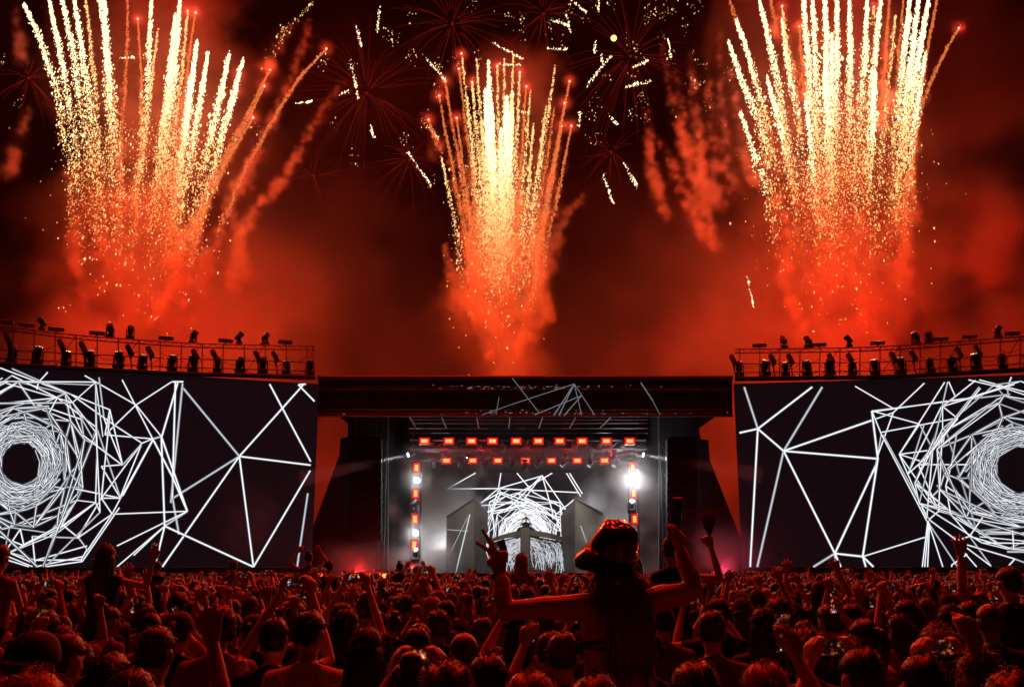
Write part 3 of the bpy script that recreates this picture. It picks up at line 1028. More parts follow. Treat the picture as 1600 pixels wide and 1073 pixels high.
def make_moving_head(lens, label, tilt=.5):
    root = thing('moving_head_light', label, 'stage light')
    MB().box((0, 0, .06), (.34, .26, .12), bev=.02).build('base', MAT['black_plastic'], root)
    y = MB()
    for s_ in (-1, 1):
        y.box((s_ * .155, 0, .27), (.035, .11, .32), bev=.012)
    y.box((0, 0, .135), (.33, .13, .03))
    y.build('yoke', MAT['black_plastic'], root)
    R = rotm('X', tilt)
    hd = MB().lathe([(.0, -.19), (.085, -.19), (.115, -.13), (.12, .02), (.135, .13), (.14, .20), (.125, .205)], (0, 0, .36), 16, R)
    hd_o = hd.build('head', MAT['black_plastic'], root, True)
    c = np.array([0, 0, .36]) + R @ np.array([0, 0, .204])
    MB().lathe([(.0, .004), (.06, .003), (.126, -.002)], c, 16, R).build('lens', lens, hd_o, True)
    return root


def make_blinder(label, vert=False):
    root = thing('blinder_light', label, 'stage light')
    w, h = (.17, .34) if vert else (.34, .19)
    MB().box((0, .10, 0), (w + .18, .18, h + .17), bev=.02).build('housing', MAT['black_plastic'], root)
    hs_o = root.children[0]
    MB().box((0, .002, 0), (w + .13, .03, h + .12)).build('glow_rim', MAT['blinder_glow_rim'], hs_o)  # glowing frame that paints the red glow round the lens
    MB().box((0, -.016, 0), (w * .86, .03, h * .82)).build('lens', MAT['blinder_core'], hs_o)
    b = MB()
    for s_ in (-1, 1):
        b.box((s_ * (w / 2 + .085), .1, .0), (.02, .06, h * .6))
    b.tube([(-(w / 2 + .085), .1, h / 2 + .1), ((w / 2 + .085), .1, h / 2 + .1)], .018, 6)
    b.build('bracket', MAT['black_metal'], root)
    return root


def put_copy(proto, loc, scale=1.0, rz=0.0, label=None, group=None, first=[None]):
    key = proto.name
    if key not in USED:
        USED.add(key)
        o = proto
    else:
        o = copy_tree(proto)
    o.location = loc
    o.rotation_euler = (0, 0, rz)
    o.scale = (scale,) * 3
    if label:
        o['label'] = label
    if group:
        o['group'] = group
    return o


USED = set()
ORD = ('first second third fourth fifth sixth seventh eighth ninth tenth eleventh twelfth thirteenth fourteenth fifteenth sixteenth seventeenth eighteenth nineteenth').split()
mh_dark = make_moving_head(MAT['glass_lens'], 'x', .5)
mh_up = make_moving_head(MAT['glass_lens'], 'x', -.7)


# ------------------------------------------------------------------ rigs on top of the side screens
def rig(label, A, B, rail_px, base_px, posts, tall, rnd, tops, zoom, side):
    A3, t, n = plane_frame(A, B)
    root = thing('lighting_rig', label, 'rig', (0, 0, 0), group='lighting rigs over the side screens')
    ang = math.atan2(t[1], t[0])
    if math.cos(ang) < 0:
        ang += PI

    def on(x, y, off=-.3):
        (q,) = zoom((x, y))
        return PPL(*q, A, B, off)

    def rank(xs, x):
        return sorted(xs, reverse=(side == 'tunnel-mouth screen')).index(x)

    def yline(px, x):
        return np.interp(x, [p[0] for p in px], [p[1] for p in px])
    x0, x1 = base_px[0][0], base_px[-1][0]
    for off in (-.55, -.05):
        for dy, nm, rr in ((0, 'base_beam', .11), (-26, 'lower_rail', .022), (-62, 'middle_rail', .022)):
            MB().tube([on(x, yline(base_px, x) + dy, off) for x in np.linspace(x0, x1, 14)], rr, 8).build(nm, MAT['black_metal'], root)
        for dy in (0, 16):
            MB().tube([on(x, yline(rail_px, x) + dy, off) for x in np.linspace(x0, x1, 14)], .028, 6).build('top_rail', MAT['dark_alu'], root)
        xs = np.arange(x0, x1, 27)
        lat = MB()
        for i, x in enumerate(xs[:-1]):
            a, b = on(x, yline(rail_px, x) + (0 if i % 2 else 16), off), on(xs[i + 1], yline(rail_px, xs[i + 1]) + (16 if i % 2 else 0), off)
            lat.tube([a, b], .012, 4)
        tag(lat.build('lattice', MAT['dark_alu'], root), kind='stuff')
    for x in posts:
        for off in (-.55, -.05):
            MB().tube([on(x, yline(base_px, x), off), on(x + 2, yline(rail_px, x), off)], .025, 6).build('post', MAT['dark_alu'], root)
    for i in range(len(posts) - 1):
        if i % 3 == 1:
            MB().tube([on(posts[i], yline(base_px, posts[i]), -.3), on(posts[i + 1], yline(rail_px, posts[i + 1]), -.3)], .014, 5).build('stay_cable', MAT['black_metal'], root)
    for i in range(0, len(posts) - 1):
        xa, xb = posts[i], posts[i + 1]
        n_ = 7
        sag = 10 + 14 * abs(math.sin(i * 1.9))
        for lvl in ((.35, .75) if i % 2 else (.55,)):
            pts_ = []
            for q in np.linspace(0, 1, n_):
                xx = xa + (xb - xa) * q
                yb_, yt_ = yline(base_px, xx), yline(rail_px, xx)
                pts_.append(on(xx, yt_ + (yb_ - yt_) * lvl + sag * math.sin(PI * q), -.2 + .1 * math.sin(i)))
            MB().tube(pts_, .012, 5).build('cable', MAT['black_metal'], root)
    # lamps standing on it
    for k, x in enumerate(rnd):
        p = on(x, yline(base_px, x) - 6)
        p[2] += .05
        put_copy(mh_dark, p, 1.18 + .1 * math.sin(k * 2.1), ang + .5 * math.sin(k * 1.7), '%s base-beam moving head from the stage, on the %s rig' % (ORD[rank(rnd, x)], side), 'moving heads along the rig base beam ' + side)
    for k, x in enumerate(tall):
        yb, yt = yline(base_px, x) - 10, yline(rail_px, x) + 22
        a, b = on(x + 8, yb), on(x - 4, yt)
        sp = thing('strobe_stand', '%s slanted strobe bar from the stage, on the %s rig' % (ORD[rank(tall, x)], side), 'stage light', a, group='slanted strobe bars in the rig ' + side)
        d = b - a
        L = np.linalg.norm(d)
        MB().tube([(0, 0, -.08), d * .55], .03, 6).build('pole', MAT['black_metal'], sp)
        R = np.array(Vector(d).to_track_quat('Z', 'Y').to_matrix()) @ rotm('Y', -.35) @ rotm('X', .3)
        MB().box(d * .76, (.26, .18, L * .5), R, bev=.03).build('strobe_body', MAT['black_plastic'], sp)
        MB().box(d * .76 + R @ np.array([0, -.095, 0]), (.19, .02, L * .42), R).build('strobe_glass', MAT['glass_lens'], sp)
        MB().box(d * .52, (.32, .1, .06), R).build('clamp', MAT['black_metal'], sp)
    for k, (x, kind) in enumerate(tops):
        p = on(x, yline(rail_px, x) - 3)
        if kind == 'm':
            o = put_copy(mh_up, p + np.array([0, 0, -.02]), 1.0, ang + .4 * k, '%s top-rail moving head from the stage, on the %s rig' % (ORD[rank([q_[0] for q_ in tops if q_[1] == 'm'], x)], side), 'moving heads on the rig top rail ' + side)
        else:
            sp = thing('flood_light', '%s flat top-rail flood from the stage, on the %s rig' % (ORD[rank([q_[0] for q_ in tops if q_[1] == 'f'], x)], side), 'stage light', p, (0, 0, ang), 'flat floods on the rig top rail ' + side)
            MB().box((0, 0, .13), (.62, .24, .10), rotm('X', -.25), bev=.02).build('housing', MAT['black_plastic'], sp)
            MB().box((0, -.11, .105), (.56, .02, .07), rotm('X', -.25)).build('lens', MAT['glass_lens'], sp)
            MB().box((0, 0, .04), (.06, .06, .14)).build('foot', MAT['black_metal'], sp)
    return root


rig('black scaffold rig with lamps above the screen that shows a whole tunnel mouth', LA, LB, [(-700, -55), (0, 22), (290, 62), (790, 98), (1300, 110)], [(-700, 130), (0, 186), (700, 222), (1320, 240)],
    list(range(-650, 1320, 88)) + [1312], [-320, -230, -60, 35, 260, 350, 545, 630, 820, 900, 1080, 1155], [-260, -140, -30, 50, 155, 275, 375, 495, 595, 720, 808, 910, 1005, 1100, 1200, 1298],
    [(-200, 'm'), (-90, 'f'), (20, 'f'), (110, 'f'), (175, 'm'), (235, 'f'), (405, 'f'), (460, 'm'), (545, 'm'), (695, 'f'), (810, 'm'), (945, 'f'), (1000, 'm'), (1110, 'm'), (1195, 'f')], ZL, 'tunnel-mouth screen')
rig('black scaffold rig with lamps above the screen with two tall lines at its edge', RA, RB, [(85, 122), (500, 118), (770, 108), (1290, 68), (2000, -5)], [(75, 246), (720, 238), (1290, 208), (2000, 150)],
    list(range(95, 2000, 84)), [70, 235, 310, 480, 560, 740, 825, 1015, 1095, 1340, 1430], [95, 205, 290, 380, 475, 570, 665, 775, 895, 990, 1090, 1200, 1310, 1420],
    [(180, 'f'), (280, 'm'), (385, 'm'), (430, 'f'), (555, 'm'), (675, 'f'), (835, 'm'), (890, 'm'), (940, 'f'), (1060, 'f'), (1180, 'm'), (1240, 'f'), (1380, 'm')], ZR, 'tall-line screen')

# ------------------------------------------------------------------ the stage between them
def poly_px(mb, pts, Y, th=.1):
    return mb.prism([P(x, y, Y) for x, y in pts], (0, th, 0))


stage = thing('stage_platform', 'dark stage platform with skirt between the two giant screens', 'stage', (.6, 45, 0))
pinv = Matrix.Translation(stage.location).inverted()
for nm, c, s_ in (('deck_top', (.6, 52.3, 1.82), (19.0, 14.6, .12)), ('skirt', (.6, 45.15, .88), (18.9, .1, 1.76)), ('rear_skirt', (.6, 59.5, .88), (18.9, .1, 1.76))):
    o = MB().box(c, s_).build(nm, MAT['deck' if nm == 'deck_top' else 'black_drape'], stage)
    o.matrix_parent_inverse = pinv

roof = thing('stage_roof', 'black mesh roof fascia carrying thin stray light lines across the stage', 'stage roof', (0, 0, 0))
poly_px(MB(), [(497, 590), (1144, 590), (1144, 649), (497, 649)], 45.25, .12).build('backing', MAT['black_drape'], roof)
x = 499
cell = None
for k in range(24):
    xa, xb = 499 + k * 26.9, 499 + (k + 1) * 26.9 - .8
    poly_px(MB(), [(xa, 594), (xb, 594), (xb, 645), (xa, 645)], 45.10, .05).build('fascia_panel', MAT['fascia_mesh'], roof)
for y, rr, m in ((588.5, .06, 'dark_alu'), (592.5, .03, 'dark_alu'), (604, .018, 'dark_alu'), (608, .012, 'alu'), (640, .018, 'dark_alu'), (645.5, .022, 'dark_alu'), (650, .045, 'dark_alu')):
    MB().tube([P(496, y, 45.0), P(1145, y, 45.0)], rr, 6).build('rail', MAT[m], roof)
bars = MB()
for k in range(130):
    xx = 499 + k * 4.98
    bars.tube([P(xx, 593, 45.03), P(xx, 648, 45.03)], .008, 4)
tag(bars.build('mesh_bars', MAT['dark_alu'], roof), kind='stuff')
Z3 = lambda *p: sc((800, 560), 2.982, p)
fl = MB()
for i, (a, b, c, d, w) in enumerate([(290, 118, 195, 265, 1.5), (290, 118, 218, 265, 1.5), (325, 172, 242, 265, 1.3), (290, 118, 325, 265, 1.0), (290, 118, 385, 262, 1.0), (0, 213, 290, 118, 1.0), (0, 90, 125, 250, 1.0), (105, 262, 325, 172, 1.2), (600, 112, 655, 195, 1.5), (655, 195, 690, 262, .8), (-140, 262, 0, 213, .8), (-75, 262, -60, 180, .8)]):
    p, q = Z3((a, b), (c, d))
    strip(fl, P(*p, 44.93 - i * .002), P(*q, 44.93 - i * .002), w * 45 / F, np.array([0, -1.0, 0]))
tag(fl.build('light_line', MAT['led_grey'], roof), kind='stuff')
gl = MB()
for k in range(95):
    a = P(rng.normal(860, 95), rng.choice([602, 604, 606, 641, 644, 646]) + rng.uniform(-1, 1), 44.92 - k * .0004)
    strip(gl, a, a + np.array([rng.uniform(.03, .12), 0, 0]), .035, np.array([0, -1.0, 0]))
tag(gl.build('painted_glint', MAT['faint_glow'], roof), kind='stuff')  # small glowing dabs painted as glints along the rails
# roof slab and rear legs
MB().box((.6, 52.5, P(800, 592, 45.3)[2] - .25), (18.2, 14.2, .3)).build('roof_slab', MAT['black_drape'], roof)
for sx in (-6.3, 7.7):
    for sy in (47.4, 59.0):
        MB().box((sx, sy, 5.0), (.35, .35, 10.0)).build('roof_leg', MAT['black_metal'], roof)
# rafters seen under the fascia
for y, Y in ((655.5, 46.2), (661, 46.8), (669, 47.6), (676, 48.6)):
    MB().tube([P(640, y, Y), P(1012, y, Y)], .03, 6).build('rafter', MAT['dark_alu'], roof)
for x0, x1 in ((690, 697), (745, 748), (797, 795), (848, 842), (900, 890), (955, 938), (640, 650)):
    MB().tube([P(x0, 651, 45.6), P(x1, 668, 47.5)], .03, 6).build('strut', MAT['alu'], roof)


def truss(name, label, pts, Y, h, d, group):
    root = thing(name, label, 'truss', group=group)
    a, b = np.array(pts[0]), np.array(pts[1])
    vert = abs(b[2] - a[2]) > abs(b[0] - a[0])
    u = np.array([1.0, 0, 0]) if vert else np.array([0, 0, 1.0])
    v = np.array([0, 1.0, 0])
    for su in (-.5, .5):
        for sv in (0, 1):
            MB().tube([a + u * su * h + v * sv * d, b + u * su * h + v * sv * d], .03, 8).build('chord', MAT['dark_alu'], root)
    n = int(np.linalg.norm(b - a) / .55)
    for i in range(n):
        p0, p1 = a + (b - a) * i / n, a + (b - a) * (i + 1) / n
        s_ = 1 if i % 2 else -1
        MB().tube([p0 + u * h * .5 * s_, p1 - u * h * .5 * s_], .015, 5).build('brace', MAT['dark_alu'], root)
    return root


truss('light_truss', 'upper black truss carrying ten red blinders', [P(640, 694, 47.1), P(1010, 694, 47.1)], 47, .42, .4, 'stage light trusses')
truss('light_truss', 'lower black truss carrying seven red blinders', [P(655, 711, 47.6), P(1000, 711, 47.6)], 47.6, .42, .4, 'stage light trusses')
truss('tower_truss', 'black upright truss beside the gate with five red lamps and two white ones', [P(651, 722, 47.2), (*P(651, 722, 47.2)[:2], 1.87)], 47, .4, .4, 'upright lamp towers')
truss('tower_truss', 'black upright truss with the single dazzling white lamp', [P(989, 722, 47.2), (*P(989, 722, 47.2)[:2], 1.87)], 47, .4, .4, 'upright lamp towers')
for x in (600, 1036):
    p = P(x, 690, 46.6)
    truss('side_truss', 'thin bare side truss beside the ' + ('red floor lamps' if x == 600 else 'purple smoke'), [p, (*p[:2], 1.87)], 46, .25, .25, 'bare side trusses')

Z4 = lambda *p: sc((620, 640), 3.81, p)
bl_h = make_blinder('x')
bl_v = make_blinder('x', True)
for k, x in enumerate((165, 310, 445, 570, 711, 843, 970, 1104, 1248, 1388)):
    (q,) = Z4((x, 186))
    put_copy(bl_h, P(*q, 46.85), 1.0, 0, ORD[k] + ' red blinder from the five-lamp tower on the upper truss', 'blinders on the upper truss')
for k, x in enumerate((296, 452, 602, 767, 921, 1074, 1237)):
    (q,) = Z4((x, 302))
    put_copy(bl_h, P(*q, 47.35), .93, 0, ORD[k] + ' red blinder from the five-lamp tower on the lower truss', 'blinders on the lower truss')
for k, (x, y) in enumerate(((117, 345), (112, 498), (108, 650), (104, 803), (100, 950))):
    (q,) = Z4((x, y))
    put_copy(bl_v, P(*q, 46.9), 1.0, 0, ORD[k] + ' upright red lamp from the top of the five-lamp tower', 'upright red lamps of the five-lamp tower')
for k, (x, y) in enumerate(((1404, 343), (1410, 497), (1416, 650), (1420, 800))):
    (q,) = Z4((x, y))
    put_copy(bl_v, P(*q, 46.9), 1.0, 0, ORD[k] + ' upright red lamp from the top of the tower with the dazzling lamp', 'upright red lamps below the dazzling lamp')
mh_hang = make_moving_head(MAT['lamp_soft'], 'x', .75)
mh_drop = make_moving_head(MAT['glass_lens'], 'x', .9)
for k, x in enumerate((222, 376, 530, 690, 765, 842, 995, 1155, 1300)):
    (q,) = Z4((x, 318 if x != 765 else 335))
    p = P(*q, 47.3)
    o = put_copy(mh_hang, p + np.array([0, 0, .3]), .85, .15 * k, ORD[k] + ' hanging pale-lensed moving head from the five-lamp tower, lower truss', 'moving heads hung from the lower truss')
    o.rotation_euler = (PI, 0, .3 * k)
for k in range(17):
    (q,) = Z4((205 + k * 72 + 9 * math.sin(k * 3), 236 + 14 * math.sin(k * 2.3)))
    o = put_copy(mh_drop, P(*q, 47.0 + .4 * (k % 2)), .75, k * .9, ORD[k] + ' dark moving head from the five-lamp tower, between the two blinder trusses', 'moving heads between the trusses')
    o.rotation_euler = (PI if k % 2 else 0, 0, k * .9)
for x, y, lab in ((100, 575, 'upper black moving head on the five-lamp tower'), (110, 868, 'lower black moving head on the five-lamp tower'), (1398, 578, 'black moving head on the tower with the dazzling lamp')):
    (q,) = Z4((x, y))
    put_copy(mh_drop, P(*q, 46.8) - np.array([0, 0, .3]), 1.1, .4 * x, lab, 'moving heads on the lamp towers')
# small glints of the crowded lamps' glass
# white lamps
Wl = []
for (x, y), rr, lab, pw in (((121, 421), .12, 'lit white round lamp high on the five-lamp tower', 110), ((113, 733), .12, 'lit white round lamp low on the five-lamp tower', 110), ((1406, 420), .21, 'dazzling white round lamp on the upright truss', 420)):
    (q,) = Z4((x, y))
    p = P(*q, 46.85)
    root = thing('beam_lamp', lab, 'stage light', p)
    MB().lathe([(.0, .34), (rr * .8, .33), (rr * 1.15, .2), (rr * 1.2, .0), (rr * 1.05, .0)], (0, 0, 0), 20, rotm('X', -PI / 2)).build('housing', MAT['black_plastic'], root, True)
    MB().lathe([(.0, -.03), (rr * .7, -.02), (rr * 1.04, .0)], (0, 0, 0), 20, rotm('X', -PI / 2)).build('lens', MAT['lamp_white'], root, True)
    MB().box((0, .2, -rr * 1.3), (rr * 2.6, .06, .05)).build('bracket', MAT['black_metal'], root)
    lamp('lamp_light', p + np.array([0, -.35, 0]), pw, (.93, .96, 1.0), .06)
for (x, y), to, lab in (((67, 268), (470, 748), 'small beam lamp throwing a pale ray towards the stage wing beside the five-lamp tower'), ((1467, 268), (1190, 742), 'small beam lamp throwing a pale ray over the dazzling lamp')):
    (q,) = Z4((x, y))
    p, tgt = P(*q, 46.5), P(*to, 44.0)
    root = thing('beam_lamp', lab, 'stage light', p)
    d = (tgt - p) / np.linalg.norm(tgt - p)
    R = np.array(Vector(d).to_track_quat('Z', 'Y').to_matrix())
    MB().lathe([(.0, -.32), (.09, -.3), (.12, -.1), (.12, 0), (.1, 0)], (0, 0, 0), 16, R).build('housing', MAT['black_plastic'], root, True)
    MB().lathe([(.0, .02), (.1, .0)], (0, 0, 0), 16, R).build('lens', MAT['lamp_white'], root)
    lamp('beam_light', p + d * .05, 4200, (.9, .95, 1.0), .05, 'SPOT', None, tgt, .12, .6)
    mat_volume('beam_haze' + lab[:9], (.8, .82, .85), .15)
    L = np.linalg.norm(tgt - p)
    hz = MB().lathe([(.001, .12), (.09, .12), (.09 + L * .055, L), (.001, L)], p, 18, R).build('smoke', MAT['beam_haze' + lab[:9]])  # the light beam is given shape by this cone of haze
    tag(hz, 'light beam shaped as a haze cone from the small beam lamp ' + ('near the stage wing' if x < 500 else 'over the dazzling lamp'), 'smoke', None, 'stuff')

# wings: black draped side structures with their slanted outlines, and loudspeaker hangs in front
Z2 = lambda *p: sc((480, 560), 2.98, p)
w1 = thing('stage_wing', 'black draped stage wing with slanted edge beside the red floor lamps', 'stage wing', group='stage wings')
poly_px(MB(), [(530, 650), (544, 662), (543, 682), (532, 685), (530, 711), (487, 828), (484, 896), (606, 896), (606, 650)], 46.8, .3).build('drape', MAT['black_drape'], w1)
poly_px(MB(), [(604, 650), (645, 650), (645, 896), (604, 896)], 49.6, .2).build('inner_drape', MAT['black_drape'], w1)
poly_px(MB(), [(640, 735), (693, 735), (693, 896), (640, 896)], 53.0, .2).build('inner_drape', MAT['black_drape'], w1)
w2 = thing('stage_wing', 'black draped stage wing with slanted edge beside the purple smoke', 'stage wing', group='stage wings')
poly_px(MB(), [(1119, 650), (1092, 669), (1095, 686), (1107, 687), (1109, 718), (1159, 845), (1160, 896), (1030, 896), (1030, 650)], 46.8, .3).build('drape', MAT['black_drape'], w2)
poly_px(MB(), [(1032, 650), (996, 650), (996, 896), (1032, 896)], 49.6, .2).build('inner_drape', MAT['black_drape'], w2)
poly_px(MB(), [(998, 735), (937, 735), (937, 896), (998, 896)], 53.0, .2).build('inner_drape', MAT['black_drape'], w2)
rw = thing('rear_drape', 'black back drape across the rear of the stage above its screen', 'drape')
poly_px(MB(), [(560, 640), (1090, 640), (1090, 742), (560, 742)], 54.0, .1).build('cloth', MAT['black_drape'], rw)
poly_px(MB(), [(560, 742), (690, 742), (690, 900), (560, 900)], 54.0, .1).build('cloth', MAT['black_drape'], rw)
poly_px(MB(), [(940, 742), (1090, 742), (1090, 900), (940, 900)], 54.0, .1).build('cloth', MAT['black_drape'], rw)
for x0, x1, lab in ((548, 596, 'hanging black line array loudspeaker above the red floor lamps'), (1042, 1090, 'hanging black line array loudspeaker above the purple smoke')):
    la = thing('line_array', lab, 'loudspeaker', group='hanging line arrays')
    for k in range(12):
        y0, y1 = 686 + k * 13.3, 686 + (k + 1) * 13.3 - .9
        Y = 45.7 + .02 * k * k * .25
        poly_px(MB(), [(x0, y0), (x1, y0), (x1 - 1, y1), (x0 + 1, y1)], Y, .5).build('cabinet', MAT['black_plastic'], la)
    poly_px(MB(), [(x0 + 4, 682), (x1 - 4, 682), (x1 - 4, 686.5), (x0 + 4, 686.5)], 45.8, .3).build('fly_frame', MAT['black_metal'], la)
    for x in (x0 + 8, x1 - 8):
        MB().tube([P(x, 684, 45.95), P(x, 652, 45.95)], .02, 6).build('chain', MAT['black_metal'], la)

# rear screen
cs = thing('rear_screen', 'rear stage screen with white polygon lines arching over the gate', 'screen')
poly_px(MB(), [(692, 738), (937, 738), (937, 897), (692, 897)], 52.6, .2).build('panel_wall', MAT['led_face'], cs)
cl = [(275, 385, 330, 375), (275, 408, 420, 375), (300, 470, 470, 375), (300, 470, 278, 490), (300, 470, 605, 468), (605, 468, 1080, 492), (1080, 492, 1208, 492), (620, 376, 605, 468), (605, 468, 500, 555), (605, 468, 865, 393), (605, 468, 620, 492), (865, 390, 640, 610), (865, 390, 1005, 592), (865, 390, 925, 600), (865, 390, 760, 528), (715, 376, 812, 490),
      (812, 490, 1005, 592), (925, 376, 680, 522), (1010, 376, 1095, 515), (1028, 376, 1105, 500), (500, 570, 700, 553), (620, 490, 940, 600), (940, 600, 972, 722), (620, 490, 545, 650), (500, 552, 620, 490), (1060, 530, 950, 620), (975, 640, 690, 560), (620, 500, 975, 655), (530, 610, 820, 560), (820, 560, 930, 640), (605, 480, 560, 600), (690, 540, 530, 610), (640, 520, 580, 560), (925, 590, 930, 650)]
lines = [(*Z4((a, b), (c, d)), 1.7) for a, b, c, d in cl]
vc = vortex(822, 842, 24, 26, 3.0, rv, 0)
mbp = MB()
i = 0
for p, q, w in lines + [(p, q, w * .85) for p, q, w in vc]:
    k = clip_y(p, q, 738.5, 896)
    if k is None or not all(693 < e[0] < 936.5 for e in k):
        continue
    Y = 52.58 - (i % 150) * .0008
    strip(mbp, P(*k[0], Y), P(*k[1], Y), w * 52 / F, np.array([0, -1.0, 0]))
    i += 1
tag(mbp.build('picture', MAT['led_white'], cs), kind='stuff')

# gate leaves
for lab, e, o_, i_ in (('tall olive gate leaf with a bright line, beside the five-lamp tower', [(742, 779), (742, 897)], [(698, 808), (696, 897)], [(763, 801), (757, 897)]),
                       ('tall olive gate leaf beside the booth end, below the dazzling lamp', [(898, 779), (898, 897)], [(942, 803), (943, 897)], [(876, 806), (882, 897)])):
    g_ = thing('gate_leaf', lab, 'gate', group='gate leaves on the stage')
    a, b = P(*e[0], 49.2), P(*e[1], 49.2)
    b[2] = 1.86
    c, d = P(*o_[0], 50.0), P(*o_[1], 50.0)
    c2, d2 = P(*i_[0], 50.4), P(*i_[1], 50.4)
    d[2] = d2[2] = 1.86
    bk = np.array([0, .16, 0])
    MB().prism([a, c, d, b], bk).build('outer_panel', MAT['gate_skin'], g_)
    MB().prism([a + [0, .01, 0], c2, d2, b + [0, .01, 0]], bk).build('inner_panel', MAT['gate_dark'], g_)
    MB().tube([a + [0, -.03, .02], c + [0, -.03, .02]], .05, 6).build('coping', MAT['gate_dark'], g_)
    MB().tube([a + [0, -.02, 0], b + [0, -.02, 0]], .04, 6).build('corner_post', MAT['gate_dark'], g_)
    q = MB()
    for (p0, p1, w) in (((435, 622), (350, 972), 2.0), ((300, 712), (425, 722), .8), ((295, 900), (420, 640), .6)) if e[0][0] < 800 else (((1095, 690), (1130, 790), 1.3),):
        (u0, u1) = Z4(p0, p1)
        A2, B2 = (a[0], a[1]), (c[0], c[1])
        strip(q, PPL(*u0, A2, B2, .03), PPL(*u1, A2, B2, .03), w * 49 / F, np.array([0, -1.0, 0]))
    tag(q.build('light_line', MAT['led_dim'], g_), kind='stuff')

# booth
bo = thing('dj_booth', 'wide curved olive booth with bright line panels and a central post', 'booth')
def arc(xa, ya, xb, yb, lift, n=9):
    return [(xa + (xb - xa) * t, ya + (yb - ya) * t - lift * math.sin(PI * t)) for t in np.linspace(0, 1, n)]
for pts_t, pts_b in ((arc(540, 775, 738, 716, 6), arc(540, 792, 738, 752, 6)), (arc(792, 714, 1055, 778, 10), arc(792, 748, 1055, 802, 8))):
    t_, b_ = Z4(*pts_t), Z4(*pts_b)
    m = MB()
    for k in range(len(t_) - 1):
        poly_px(m, [t_[k], t_[k + 1], b_[k + 1], b_[k]], 50.35, .35)
    m.build('top_beam', MAT['gate_skin'], bo)
poly_px(MB(), Z4((737, 700), (792, 700), (790, 990), (740, 990)), 50.2, .5).build('centre_post', MAT['gate_skin'], bo)
poly_px(MB(), Z4((1030, 780), (1058, 782), (1058, 990), (1034, 990)), 50.3, .4).build('end_post', MAT['gate_skin'], bo)
poly_px(MB(), Z4((548, 790), (566, 786), (566, 990), (548, 990)), 50.3, .4).build('end_post', MAT['gate_skin'], bo)
for (pts, rx) in ((Z4((560, 790), (738, 750), (738, 990), (560, 990)), 0), (Z4((792, 748), (1032, 792), (1032, 990), (792, 990)), 1)):
    poly_px(MB(), pts, 50.6, .06).build('front_panel', MAT['gate_dark'], bo)
bp = MB()
for k in range(430):
    sd = k % 2
    xa = rng.uniform(640, 735) if not sd else rng.uniform(800, 1025)
    base_y = np.interp(xa, [560, 735, 800, 1030], [795, 758, 758, 800])
    a0 = (xa, base_y + rng.uniform(5, 150) ** 1.0)
    ctr = np.array([770, 900])
    v_ = np.array(a0) - ctr
    tang = np.array([-v_[1], v_[0]]) / (np.linalg.norm(v_) + 1e-6)
    b0 = np.array(a0) + tang * rng.uniform(-85, 85) + rng.normal(0, 9, 2)
    lo_, hi_ = (562, 734) if not sd else (796, 1028)
    b0[0] = min(max(b0[0], lo_), hi_)
    b0[1] = min(max(b0[1], np.interp(b0[0], [560, 735, 800, 1030], [795, 758, 758, 800]) + 2), 985)
    p, q = Z4(a0, tuple(b0))
    strip(bp, P(*p, 50.57 - k * .0003), P(*q, 50.57 - k * .0003), rng.uniform(.35, 1.0) * 50 / F, np.array([0, -1.0, 0]))
tag(bp.build('picture', MAT['led_dim'], bo), kind='stuff')
RISER_Z = P(822, 806, 51.3)[2] - 1.78
rs = thing('dj_riser', 'black riser block behind the booth', 'riser', (P(822, 890, 51.3)[0], 51.5, 1.86))
MB().box((0, 0, (RISER_Z - 1.86) / 2), (3.6, 1.4, RISER_Z - 1.87)).build('block', MAT['black_drape'], rs)
MB().box((0, 0, RISER_Z - 1.86 - .02), (3.7, 1.5, .04)).build('top_board', MAT['deck'], rs)

# red floor lamps in front of the wings
fl_ = make_blinder('x')
for k, x in enumerate((499.4, 541.4, 546, 565.6, 580, 586, 599)):
    p = P(x, 899, 43.4)
    o = put_copy(fl_, p, .7 if k in (0, 3) else .95, 0, ORD[k] + ' glowing floor lamp from the tunnel-mouth screen, before the black wing', 'red floor lamps by the stage wing')
p = P(1122.5, 898, 43.4)
o = copy_tree(fl_)
o.location = p
o.scale = (.95,) * 3
tag(o, 'single glowing orange floor lamp under the purple red smoke', 'stage light', 'red floor lamp under the purple smoke')
lr = thing('low_rail', 'low black rail carrying the red floor lamps before the stage', 'rail')
for sx in range(-9, 11, 2):
    MB().box((sx, 43.6, .8), (.08, .08, 1.6)).build('post', MAT['black_metal'], lr)
MB().tube([(-9.2, 43.58, 1.6), (10.2, 43.58, 1.6)], .05, 8).build('rail', MAT['black_metal'], lr)
lamp('floor_lamp_light', P(560, 896, 43.0), 60, (1, .03, .02), .08)
lamp('floor_lamp_light', P(1122, 896, 43.0), 60, (1, .03, .05), .08)

